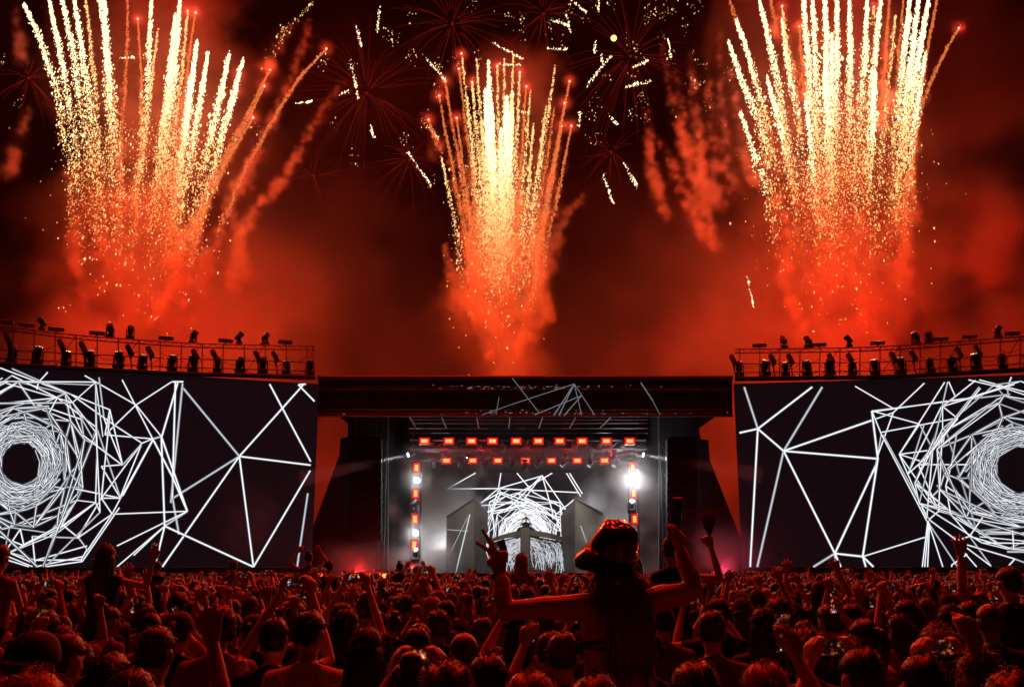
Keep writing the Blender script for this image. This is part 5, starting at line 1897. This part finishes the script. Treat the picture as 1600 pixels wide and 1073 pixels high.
def cap_mesh():
    mb = MB()
    prof = [(.0, .132), (.03, .130), (.06, .118), (.082, .092), (.094, .055), (.097, .022), (.094, .016)]
    v, f, n = [], [], 24
    for r0, z in prof:
        for j in range(n):
            a = 2 * PI * j / n
            v.append((r0 * math.cos(a) * .95, -.006 + r0 * math.sin(a) * 1.14, z))
    for i in range(len(prof) - 1):
        for j in range(n):
            f.append((i * n + j, (i + 1) * n + j, (i + 1) * n + (j + 1) % n, i * n + (j + 1) % n))
    mb.add(v, f)
    k = 12
    v = []
    for i in range(k + 1):
        a = PI * i / k
        for q, dz in ((1, 0), (1.62, -.018), (1.62, -.024), (1, -.006)):
            v.append((.092 * math.cos(a), -.006 + .105 * math.sin(a) * q, .022 + dz - .012 * abs(math.cos(a))))
    f = []
    for i in range(k):
        for j in range(4):
            f.append((i * 4 + j, i * 4 + (j + 1) % 4, i * 4 + 4 + (j + 1) % 4, i * 4 + 4 + j))
    mb.add(v, f)
    mb.ball((0, -.006, .133), .009, 8, 6)
    return mb.mesh('cap', MAT['cap_cloth'], True)


CAP = cap_mesh()

# ---- phones
def mat_screen(name, seed, land):
    """lit phone picture: dark frame of night with a warm blur and pale control dots"""
    m = bpy.data.materials.new(name)
    m.use_nodes = True
    nt = m.node_tree
    nt.nodes.clear()
    N, L = nt.nodes, nt.links
    out, em = N.new('ShaderNodeOutputMaterial'), N.new('ShaderNodeEmission')
    L.new(em.outputs[0], out.inputs['Surface'])
    tc = N.new('ShaderNodeTexCoord')
    mp = N.new('ShaderNodeMapping')
    mp.inputs['Location'].default_value = (seed * 1.7, seed * .6, seed)
    L.new(tc.outputs['Object'], mp.inputs['Vector'])
    nz = N.new('ShaderNodeTexNoise')
    nz.inputs['Scale'].default_value = 42
    nz.inputs['Detail'].default_value = 3
    L.new(mp.outputs[0], nz.inputs['Vector'])
    rp = N.new('ShaderNodeValToRGB')
    e = rp.color_ramp.elements
    e[0].position, e[0].color = .50, (.006, .002, .002, 1)
    e[1].position, e[1].color = .78, (1.0, .62, .32, 1)
    q = rp.color_ramp.elements.new(.60)
    q.color = (.10, .012, .006, 1)
    q = rp.color_ramp.elements.new(.68)
    q.color = (.65, .14, .04, 1)
    L.new(nz.outputs['Fac'], rp.inputs['Fac'])
    L.new(rp.outputs['Color'], em.inputs['Color'])
    em.inputs['Strength'].default_value = 1.1
    m.cycles.emission_sampling = 'NONE'
    return m


SCREENS = [mat_screen('phone_picture_%d' % k, k, 0) for k in range(5)]
mat_emit('phone_dot', (.85, .9, 1.0), .8, False)
PH_BODY = MB().box((0, 0, 0), (.074, .009, .155), bev=.004).mesh('case', MAT['black_plastic'])
PH_SCR = [MB().add([(-.033, -.0052, -.070), (.033, -.0052, -.070), (.033, -.0052, .070), (-.033, -.0052, .070)], [(0, 1, 2, 3)]).mesh('display', s_) for s_ in SCREENS]
pd = MB()
for x, z, rr in ((0, -.060, .006), (-.016, -.060, .0035), (.017, -.060, .0035), (0, .064, .002), (-.012, -.048, .002), (0, -.048, .002), (.012, -.048, .002)):
    pd.lathe([(.0, 0), (rr, 0)], (x, -.0062, z), 8, rotm('X', PI / 2))
PH_DOT = pd.mesh('controls', MAT['phone_dot'])
pl = MB()
for z in (.055, .035):
    pl.lathe([(.0, .001), (.008, .001), (.009, 0)], (.02, .0048, z), 10, rotm('X', -PI / 2))
PH_LENS = pl.mesh('camera_lens', MAT['glass_lens'])
phone_n = [0]


def phone(loc, rot, label, group='phones held up over the crowd', s=1.0, face=None):
    k = phone_n[0]
    phone_n[0] += 1
    o = thing('smartphone', label, 'phone', loc, rot, group)
    o.scale = (s,) * 3
    for nm, me in (('case', PH_BODY), ('display', PH_SCR[k % 5 if face is None else face]), ('controls', PH_DOT), ('camera_lens', PH_LENS)):
        c = link(nm, me, o if nm != 'controls' else dsp)
        if nm == 'display':
            dsp = c
        if nm == 'controls':
            c['kind'] = 'stuff'
    return o


SHIRT = {'black': 'black', 'grey': 'grey', 'white': 'white', 'red': 'red', 'blue': 'navy', 'tan': 'sand'}
POSITIONS = []
LAND = [('the hat woman', P(960, 900, 4.7)), ('the fan woman', P(1048, 900, 9.0)), ('the long-haired rider', P(167, 900, 10.0)), ('the fair-haired rider', P(815, 900, 15.0)), ('the white-shirted man', P(484, 900, 5.8)),
        ('the curly black head', P(1259, 900, 5.0)), ('the red-topped filmer', P(1528, 900, 4.2)), ('the stretcher', P(1575, 900, 9.0)), ('the tall arms-up one', P(1280, 900, 12.0))]
NUM = 'no one two three four five six seven eight nine ten eleven twelve thirteen fourteen fifteen'.split()


def relation(x, y):
    best = min(LAND, key=lambda l: (l[1][0] - x) ** 2 + (l[1][1] - y) ** 2)
    dx, dy = x - best[1][0], y - best[1][1]
    n = max(1, int(round(math.hypot(dx, dy) / .6)))
    st = NUM[min(n, 15)] + (' step' if n == 1 else ' steps')
    if abs(dy) >= abs(dx):
        return '%s %s %s' % (st, 'ahead of' if dy > 0 else 'behind', best[0])
    return '%s from %s, %s side' % (st, best[0], 'tunnel' if dx < 0 else 'tall-line')


RC = np.random.default_rng(77)
LOWMAT = {}


def person(x, y, z, s, pose, hair, shirt='black', rz=0.0, label=None, group=None, cap=False, skin='skin', ph_label=None, lean=0.0):
    p_ = POSES[pose]
    me = MESHES[p_['idx']]
    o = link('person', me)
    o.location = (x, y, z)
    o.rotation_euler = (lean, 0, rz)
    o.scale = (s,) * 3
    tags = list(me['tags'])
    for i, t in enumerate(tags):
        m = {'skin': skin, 'shirt': 'shirt_' + shirt, 'top': 'shirt_' + shirt}.get(t)
        if m:
            o.material_slots[i].link = 'OBJECT'
            o.material_slots[i].material = MAT[m]
    hc = HEADC + V3(0, 0, -.93) if p_.get('rider') else HEADC
    hm, hdesc = HAIR[hair]
    h = link('hair', hm, o)
    h.location = hc
    h.rotation_euler = (0, 0, RC.uniform(-.25, .25))
    if cap:
        c = link('cap', CAP, o)
        c.location = hc + V3(0, 0, .004)
        c.scale = (1.04,) * 3
        c.rotation_euler = (.1, 0, RC.uniform(-.4, .4) + (PI if RC.random() < .3 else 0))
    if label is None:
        rel = relation(x, y)
        label = '%s person in %s, %s, %s' % ('dark-capped' if cap else hdesc, SHIRT[shirt], p_['desc'], rel)
        if len(label.split()) > 16:
            label = label.replace(' person', '').replace('-haired', '-hair')
    tag(o, label, 'person', group or 'people in the crowd')
    POSITIONS.append((x, y))
    if p_['phone'] is not None:
        (q, ori) = p_['phone']
        Rz = rotm('Z', rz) @ rotm('X', lean)
        w = V3(x, y, z) + Rz @ (V3(*q) * s)
        tilt = RC.uniform(-.06, .06)
        phone(w, (RC.uniform(-.1, .12), (PI / 2 if ori == 'L' else 0) + tilt, rz), ph_label or ('phone held level in two hands, ' if ori == 'L' else 'phone held upright, ') + relation(x, y),
              'phones held level over the crowd' if ori == 'L' else 'phones held upright over the crowd')
    return o


def at_px(px, top, D, pose, hair, shirt='black', **k):
    """standing person whose head top shows at that pixel, D metres away, feet on the ground"""
    q = P(px, top, D)
    s = q[2] / 1.765
    return person(q[0], D, 0.0, s, pose, hair, shirt, **k)


def rider_px(px, top, D, pose, hair, shirt, label, s=.97, carrier='short_black', **k):
    q = P(px, top, D)
    seat = q[2] - (1.765 - .93) * s
    person(q[0], D, seat, s, pose, hair, shirt, label=label, group='people riding on shoulders', **k)
    cs_ = (seat - .05) / 1.44
    return person(q[0], D + .05, 0, cs_, 'down', carrier, 'black', label='person carrying ' + label[:60].split(',')[0].split(' on ')[0].split(' riding')[0].replace('rider', 'the rider'), group='people carrying riders')


# the hero
ho = link('person', MESHES[HERO_I])
tag(ho, 'woman in a shiny black bucket hat on someone\'s shoulders, fingers spread in a V', 'person')
hero_tags = list(MESHES[HERO_I]['tags'])
r_ = np.random.default_rng(61)
# bucket hat: crown and dented brim
Rh = rotm('Y', .26) @ rotm('X', .44) @ rotm('Z', .3)
hc = hx(960, 858, .0)
def hat_part(prof, n, wob, thick):
    v, f = [], []
    full = prof + [(r0 - thick, z - thick * .6) for r0, z in prof[::-1]]
    for i, (r0, z) in enumerate(full):
        for j in range(n):
            a = 2 * PI * j / n
            w = wob * max(0, (r0 - .098)) * (math.sin(2 * a + .6) * .9 + math.sin(3 * a + 2.1) * .7 + .35 * math.sin(7 * a))
            dent = 1 + .030 * math.sin(3 * a + 18 * z) + .022 * math.sin(5 * a - 38 * z + 1) + .012 * math.sin(9 * a + 55 * z)
            v.append((r0 * dent * math.cos(a), r0 * dent * 1.06 * math.sin(a), z + w + .004 * math.sin(4 * a + r0 * 60)))
    m = len(full)
    for i in range(m):
        for j in range(n):
            f.append((i * n + j, i * n + (j + 1) % n, ((i + 1) % m) * n + (j + 1) % n, ((i + 1) % m) * n + j))
    return np.array(v), f
v, f = hat_part([(.001, .128), (.03, .127), (.055, .121), (.074, .109), (.086, .090), (.094, .06), (.100, .03), (.104, .0), (.107, -.012)], 48, .2, .004)
hat = MB().add(v @ Rh.T + hc, f).build('bucket_hat', MAT['vinyl'], None, True)
tag(hat, 'shiny black vinyl bucket hat with a drooping brim on the woman with spread fingers', 'hat')
v, f = hat_part([(.105, -.006), (.120, -.020), (.136, -.040), (.149, -.062), (.157, -.082), (.160, -.092)], 64, .22, .005)
MB().add(v @ Rh.T + hc, f).build('brim', MAT['vinyl'], hat, True)
sm = MB()
for zz, rr in ((-.008, .1085),):
    pts = [hc + Rh @ V3(rr * math.cos(a), rr * 1.06 * math.sin(a), zz) for a in np.linspace(0, 2 * PI, 40)]
    sm.tube(pts, .003, 5, caps=False)
sm.build('seam', MAT['vinyl'], hat, True)
# long straight hair down her back
hb = MB()
for k in range(150):
    u = r_.uniform(-1, 1)
    a = PI * 1.5 + u * 1.35
    p0 = Hc + V3(.076 * math.cos(a), -.005 + .095 * math.sin(a), -.03 + r_.uniform(-.02, .03))
    xe = mid[0] + .045 + u * .085 + r_.normal(0, .012)
    L = r_.uniform(.36, .58)
    wv = r_.uniform(0, 6.28)
    yb = YH - .105 - .02 * (1 - u * u)
    pts = [p0, p0 + V3(u * .012, -.012, -.07), V3(mid[0] + .025 + u * .080, yb + .01, Hc[2] - .2), V3(xe + .012 * math.sin(wv), yb + r_.normal(0, .006), Hc[2] - .30), V3(xe - .016 * math.sin(wv), yb + .005, Hc[2] - .5 * (L + .30)), V3(xe + .012 * math.sin(wv) + r_.normal(0, .02), yb + .015, Hc[2] - L)]
    hb.tube(pts, np.array([.010, .011, .010, .009, .007, .0015]) * r_.uniform(.7, 1.2), 5)
for k in range(260):      # flyaway strands on the shoulders
    u = r_.uniform(-1.25, 1.25)
    a = PI * 1.5 + u * 1.3
    p0 = Hc + V3(.082 * math.cos(a), -.005 + .1 * math.sin(a), -.05 + r_.uniform(-.03, .03))
    e = V3(mid[0] + .015 + u * .13 + r_.normal(0, .012), YH - .07 - .05 * max(0, 1 - u * u) + r_.normal(0, .012), Hc[2] - r_.uniform(.16, .36))
    m_ = (p0 + e) / 2 + V3(u * .012 + r_.normal(0, .004), -.012, .01)
    hb.tube([p0, m_, e], [.0012, .0011, .0006], 3)
hb.build('hair', MAT['hair_long'], ho, True)
# tied strap top
def ring(zc, tilt, r0, w, a0=0, a1=2 * PI, n=40):
    m = MB()
    v, f = [], []
    for i in range(n + 1):
        a = a0 + (a1 - a0) * i / n
        x, y = (.168 + r0) * math.cos(a), (.094 + r0) * math.sin(a)
        z = zc + tilt * math.cos(a)
        for dz, dr in ((-w, 0), (w, 0), (w, .004), (-w, .004)):
            v.append((mid[0] + x * (1 + dr / .15), YH + .005 + y * (1 + dr / .1), z + dz))
    for i in range(n):
        for j in range(4):
            f.append((i * 4 + j, i * 4 + (j + 1) % 4, i * 4 + 4 + (j + 1) % 4, i * 4 + 4 + j))
    return m.add(v, f)
tp = ring(mid[2] - .155, .012, .008, .007).build('strap_top', MAT['shirt_black'], ho, True)
ring(mid[2] - .20, -.02, .006, .006).build('strap', MAT['shirt_black'], tp, True)
ring(mid[2] - .17, .0, .018, .05, .25, PI - .25).build('bust_panel', MAT['shirt_black'], tp, True)
wb = MB().lathe([(.036, -.012), (.039, 0), (.036, .012)], hx(781, 900, .04), 18).build('wristband', MAT['shirt_black'], ho, True)
phone(hx(1057, 803, .14), (.1, -.06, 1.0), 'dark phone raised by the woman in the bucket hat', 'phones raised by riders', 1.0, 4).rotation_euler = (.1, -.06, 2.1)
phone(hx(786, 856, .115), (.0, .25, .3), 'dark phone gripped behind two spread fingers', 'phone in spread hand', .5, 4).rotation_euler = (0, .3, PI + .4)
POSITIONS.append((Hc[0], YH))
person(mid[0], YH + .10, 0, (hipz + .0) / 1.47, 'down', 'short_black', 'black', label='person in a black top under the woman in the bucket hat', group='people carrying riders')

# the woman with the fan behind her
rider_px(1048, 836, 9.0, 'rider_fan', 'bun_brown', 'black', 'woman in a ribbed black dress riding on shoulders, raising a folded fan')
q = P(1048, 836, 9.0)
s_ = .97
fb = V3(q[0], 9.0, q[2] - (1.765 - .93) * s_) + V3(.36, .06, .74) * s_ + V3(0, .03, .07)
fan = thing('hand_fan', 'half-folded pale hand fan held up by the woman in the ribbed dress', 'fan', fb)
mat_surface('fan_paper', (.62, .42, .36), .7, var=.2, scale=30)
for k in range(9):
    a = -.32 + .64 * k / 8 - .05
    d = V3(math.sin(a), 0, math.cos(a))
    t_ = V3(math.cos(a), 0, -math.sin(a))
    e0, e1 = d * .09, d * .245
    w0, w1 = .010, .016
    dy = .004 * (-1) ** k
    MB().prism([e0 - t_ * w0 + V3(0, dy, 0), e0 + t_ * w0 + V3(0, -dy, 0), e1 + t_ * w1 + V3(0, -dy, 0), e1 - t_ * w1 + V3(0, dy, 0)], (0, .002, 0)).build('fan_leaf', MAT['fan_paper'], fan)
    MB().prism([d * -.05 - t_ * .004, d * -.05 + t_ * .004, d * .2 + t_ * .003, d * .2 - t_ * .003], (0, .0015, 0)).build('fan_stick', MAT['black_plastic'], fan).location = (0, -.006 - .0018 * k, 0)

# other riders
rider_px(167, 848, 10.0, 'rider_phone', 'long_brown', 'black', 'long-haired woman on shoulders lifting a phone before the tunnel screen', ph_label='lit phone lifted by the long-haired rider before the tunnel screen')
rider_px(815, 863, 15.0, 'rider_down', 'long_blond', 'red', 'fair long-haired woman on shoulders in front of the stage booth')
rider_px(246, 876, 21.0, 'rider_down', 'short_black', 'black', 'short-haired rider on shoulders before the tunnel screen, arms down')
rider_px(366, 874, 21.0, 'rider_down', 'short_brown', 'red', 'short-haired rider in a red top before the polygon screen')
rider_px(483, 861, 20.0, 'rider_up', 'bun_brown', 'red', 'rider arching both arms overhead at the end of the tunnel screen')
rider_px(514, 874, 19.0, 'rider_down', 'short_black', 'black', 'short-haired rider above the red floor lamps')
rider_px(625, 877, 24.0, 'rider_down', 'bun_brown', 'black', 'rider with a bun before the five-lamp tower')
rider_px(650, 884, 24.0, 'rider_up', 'short_black', 'black', 'rider making a ring of both arms before the five-lamp tower')
rider_px(1, 850, 9.5, 'rider_down', 'short_brown', 'red', 'rider at the tunnel mouth of the giant screen, red top')
# dj
q = P(822, 806, 51.3)
o = person(q[0], 51.3, RISER_Z, 1.0, 'hands_front', 'short_black', 'black', rz=PI, label='performer in black standing behind the booth post', group='performer')

# people in front, where the photograph shows them
near = [
    # px, top, D, pose, hair, shirt, extras
    (50, 985, 4.4, 'down', 'short_black', 'black', dict(cap=True, rz=-.5, label='person in a dark cap turned sideways, black top')),
    (245, 977, 4.9, 'down', 'short_brown', 'black', dict(label='man with neat short brown hair, black top, below the long-haired rider')),
    (172, 1018, 4.0, 'down', 'short_black', 'grey', dict(label='person with short dark hair and grey top beside a dark cap')),
    (55, 1044, 3.0, 'down', 'long_blond', 'black', dict(label='blond person lowest beside the dark cap')),
    (205, 1040, 3.6, 'right_up', 'long_black', 'black', dict(label='dark-haired person raising one open hand before the man with neat brown hair')),
    (484, 952, 5.8, 'down', 'short_black', 'white', dict(label='man in a white shirt with a dark strap across his back')),
    (541, 948, 7.4, 'down', 'long_black', 'black', dict(label='long-haired person in black just ahead of the man in a white shirt')),
    (572, 976, 5.6, 'down', 'long_black', 'black', dict(label='long dark-haired head beside the man in a white shirt')),
    (640, 1028, 3.9, 'phone_two', 'bun_brown', 'black', dict(label='person with a bun framing the stage with a level phone', ph_label='phone held level by the person with a bun')),
    (700, 1036, 3.6, 'down', 'curly_brown', 'grey', dict(label='person with tousled curls between the bun and the cropped head')),
    (725, 985, 5.6, 'down', 'buzz_brown', 'black', dict(label='man with closely cropped hair left bare at the nape, near the raised V arm')),
    (762, 1020, 4.0, 'down', 'short_black', 'black', dict(label='person with dark hair directly below the V hand elbow')),
    (880, 986, 5.4, 'phone_left', 'short_brown', 'black', dict(label='man with short hair filming upright beside the hat woman', ph_label='phone held upright by the man beside the hat woman')),
    (930, 1052, 3.1, 'down', 'short_black', 'black', dict(label='dark head below the bare back of the hat woman')),
    (1112, 952, 6.4, 'down', 'short_brown', 'grey', dict(label='person with short brown hair and grey top under the fan woman')),
    (1085, 1030, 3.6, 'down', 'short_brown', 'black', dict(label='person with brown hair pressed beside the hat woman')),
    (1193, 946, 7.0, 'down', 'long_black', 'black', dict(label='long-haired person in black next to the fan woman')),
    (1195, 1032, 3.7, 'phone_right', 'short_blond', 'tan', dict(label='fair-haired person in a sand top raising a tilted phone', ph_label='tilted phone of the fair-haired person')),
    (1259, 985, 5.0, 'down', 'curly_black', 'black', dict(label='curly black head between two raised phones')),
    (1345, 1010, 4.2, 'phone_two', 'short_black', 'red', dict(label='person in a red top filming with both fists together', ph_label='phone of the person filming with both fists together')),
    (1440, 1020, 4.0, 'right_fist', 'short_black', 'black', dict(label='person raising one wristbanded fist, black top')),
    (1528, 1012, 4.2, 'phone_two', 'long_brown', 'red', dict(label='long-haired person in red filming before the screen with two tall lines', ph_label='wide phone of the long-haired person in red')),
    (1585, 1052, 3.2, 'down', 'curly_brown', 'black', dict(label='tousled head lowest under the long-haired person in red')),
    (1280, 905, 12.0, 'both_up', 'long_black', 'black', dict(label='tall long-haired person with both arms up before the polygon screen')),
    (1575, 884, 9.0, 'left_up', 'short_black', 'black', dict(label='tall person stretching one bare arm before the tunnel of the screen with tall lines')),
    (830, 1046, 3.3, 'down', 'short_blond', 'black', dict(label='fair head lowest beside the upright phone')),
]
for px, top, D, pose, hair, shirt, kw in near:
    at_px(px, top, D, pose, hair, shirt, group='people nearest the hat woman', **kw)
# strap and bag of the man in white
q = P(484, 952, 5.8)
sp = MB().tube([(q[0] - .14, 5.80 - .10, q[2] - .33), (q[0] - .06, 5.80 - .135, q[2] - .45), (q[0] + .07, 5.8 - .13, q[2] - .62), (q[0] + .17, 5.8 - .08, q[2] - .75)], .024, 8, squash=.3).build('bag_strap', MAT['shirt_black'], None, True)
tag(sp, 'dark bag strap across the back of the man in a white shirt', 'strap')

# the crowd behind them
hairs = list(HAIR)
hw_ = np.array([3, 2.4, .6, 1.9, 1.6, .8, 1.0, 1.1, .7, .9, .9, .8, 1.0, .9])
pn = ['down', 'phone_two', 'phone_two_high', 'phone_right', 'phone_left', 'both_up', 'left_up', 'right_up', 'right_fist', 'hands_front']
pw_near = np.array([9, 2.2, .5, 1.2, 1.4, .25, .5, .4, .5, 1.2])
pw_far = np.array([7, 1.6, 1.3, 1.6, 1.2, 1.0, 1.2, 1.1, .8, .8])
sh = list(SHIRT)
sw = np.array([6, 2, 1.8, 1.6, 1.4, .9])
count = 0
rows = []
d = 4.3
while d < 16.0:
    half = .52 * d + .5
    n = int(2 * half / .70)
    for k in range(n):
        x = -half + (k + .5 + RC.uniform(-.3, .3)) * 2 * half / n
        rows.append((x, d + RC.uniform(-.22, .22)))
    d += .68
for x, y in rows:
    if min((x - a) ** 2 + (y - b) ** 2 for a, b in POSITIONS) < .40 ** 2:
        continue
    pxx = 800 + x / y * F / 1.02
    if any(a < pxx < b and y < c for a, b, c in ((405, 585, 5.75), (205, 290, 4.9), (690, 760, 5.6), (845, 910, 5.4), (905, 1040, 4.7), (1090, 1135, 6.2), (1235, 1285, 5.0))):
        continue
    hgt = float(np.clip(RC.normal(1.715, .06), 1.58, 1.84))
    if y < 6:
        hgt = min(hgt, 1.72)
    near_ = y < 8
    pw_ = pw_near if near_ else pw_far
    pose = pn[RC.choice(len(pn), p=pw_ / pw_.sum())]
    px_ = 800 + x / y * F * 1.0
    if 690 < px_ < 1010 and pose in ('phone_two_high', 'both_up', 'right_up', 'left_up', 'right_fist') and y < 11:
        pose = 'down'
    if hgt > 1.76 and near_:
        pose = 'down'
    hair = hairs[RC.choice(len(hairs), p=hw_ / hw_.sum())]
    shirt = sh[RC.choice(len(sh), p=sw / sw.sum())]
    person(x, y, 0, hgt / 1.765, pose, hair, shirt, rz=RC.normal(0, .22), cap=RC.random() < .13, skin='skin' if RC.random() < .8 else 'skin_brown', lean=RC.normal(0, .02))
    count += 1

# everyone further off, up to the barrier: one mass
def low_person(pose, seed):
    r = np.random.default_rng(seed)
    b = Body()
    q = POSES[pose]['body']
    for t, p0, r0, p1, r1 in q.c:
        if p1 is not None and (max(r0, r1) < .0145):
            continue
        if p1 is None and max(np.atleast_1d(r0)) < .02:
            continue
        if p0[2] < .6:
            continue
        b.c.append((t, p0, r0, p1, r1))
    mb = MB()
    cols = {'skin': 0, 'shirt': 1, 'trousers': 2, 'shoe': 2, 'eye': 0}
    for e in b.c:
        b2 = Body()
        b2.c = [e]
        m = b2.raw(6)
        mb.add(np.vstack(m.v), m.f, cols.get(e[0], 1))
    mb.ball(HEADC + V3(0, -.02, .03), (.088, .105, .108), 9, 6, 3)
    if seed % 3 == 0:
        mb.tube([HEADC + V3(0, -.07, .05), HEADC + V3(0, -.12, -.12), HEADC + V3(0, -.13, -.34)], [.06, .08, .03], 7, 3)
    if p1 is not None:
        pass
    # legs, plain
    for e in (-1, 1):
        mb.tube([(e * .1, 0, .92), (e * .11, 0, .0)], [.09, .06], 5, 2)
    if POSES[pose]['phone']:
        (c, ori) = POSES[pose]['phone']
        w_, h_ = (.155, .075) if ori == 'L' else (.075, .155)
        mb.box(c, (w_, .01, h_), mi=2)
        mb.add([(c[0] - w_ * .43, c[1] - .007, c[2] - h_ * .43), (c[0] + w_ * .43, c[1] - .007, c[2] - h_ * .43), (c[0] + w_ * .43, c[1] - .007, c[2] + h_ * .43), (c[0] - w_ * .43, c[1] - .007, c[2] + h_ * .43)], [(0, 1, 2, 3)], 4)
    V = np.vstack(mb.v)
    F_, M_ = [], []
    for fc, mi in zip(mb.f, mb.m):
        for k in range(1, len(fc) - 1):
            F_.append((fc[0], fc[k], fc[k + 1]))
            M_.append(mi)
    return V, np.array(F_), np.array(M_)


LOW = [low_person(p_, k) for k, p_ in enumerate(['down', 'phone_two_high', 'down', 'both_up', 'down', 'phone_right', 'down', 'right_up', 'down', 'down', 'left_up', 'phone_two'])]
VV, TT_, MM, off = [], [], [], 0
d = 16.2
while d < 43.0:
    half = .52 * d + .8
    n = int(2 * half / (.66 + .012 * (d - 15)))
    for k in range(n):
        x = -half + (k + .5 + RC.uniform(-.35, .35)) * 2 * half / n
        y = d + RC.uniform(-.25, .25)
        V, T, M = LOW[RC.integers(len(LOW))]
        s_ = np.clip(RC.normal(1.72, .065), 1.55, 1.87) / 1.765
        a = RC.normal(0, .3)
        R = np.array([[math.cos(a), -math.sin(a), 0], [math.sin(a), math.cos(a), 0], [0, 0, 1]])
        VV.append((V * s_) @ R.T + np.array([x, y, 0]))
        TT_.append(T + off)
        sh_ = RC.choice([1, 1, 1, 5, 6])
        MM.append(np.where(M == 1, sh_, M))
        off += len(V)
    d += .72 + .012 * (d - 15)
me = fast_mesh('crowd', np.vstack(VV), np.vstack(TT_), None)
for m in (MAT['skin'], MAT['shirt_black'], MAT['trousers'], MAT['hair_black'], SCREENS[1], MAT['shirt_grey'], MAT['shirt_red']):
    me.materials.append(m)
me.polygons.foreach_set('material_index', np.concatenate(MM).astype(np.int32))
me.polygons.foreach_set('use_smooth', [True] * len(me.polygons))
cr = link('crowd', me)
tag(cr, 'dense far crowd with raised hands and phones filling the field up to the stage', 'crowd', None, 'stuff')
print('PEOPLE', count, 'LOW TRIS', len(me.polygons), 'PHONES', phone_n[0])
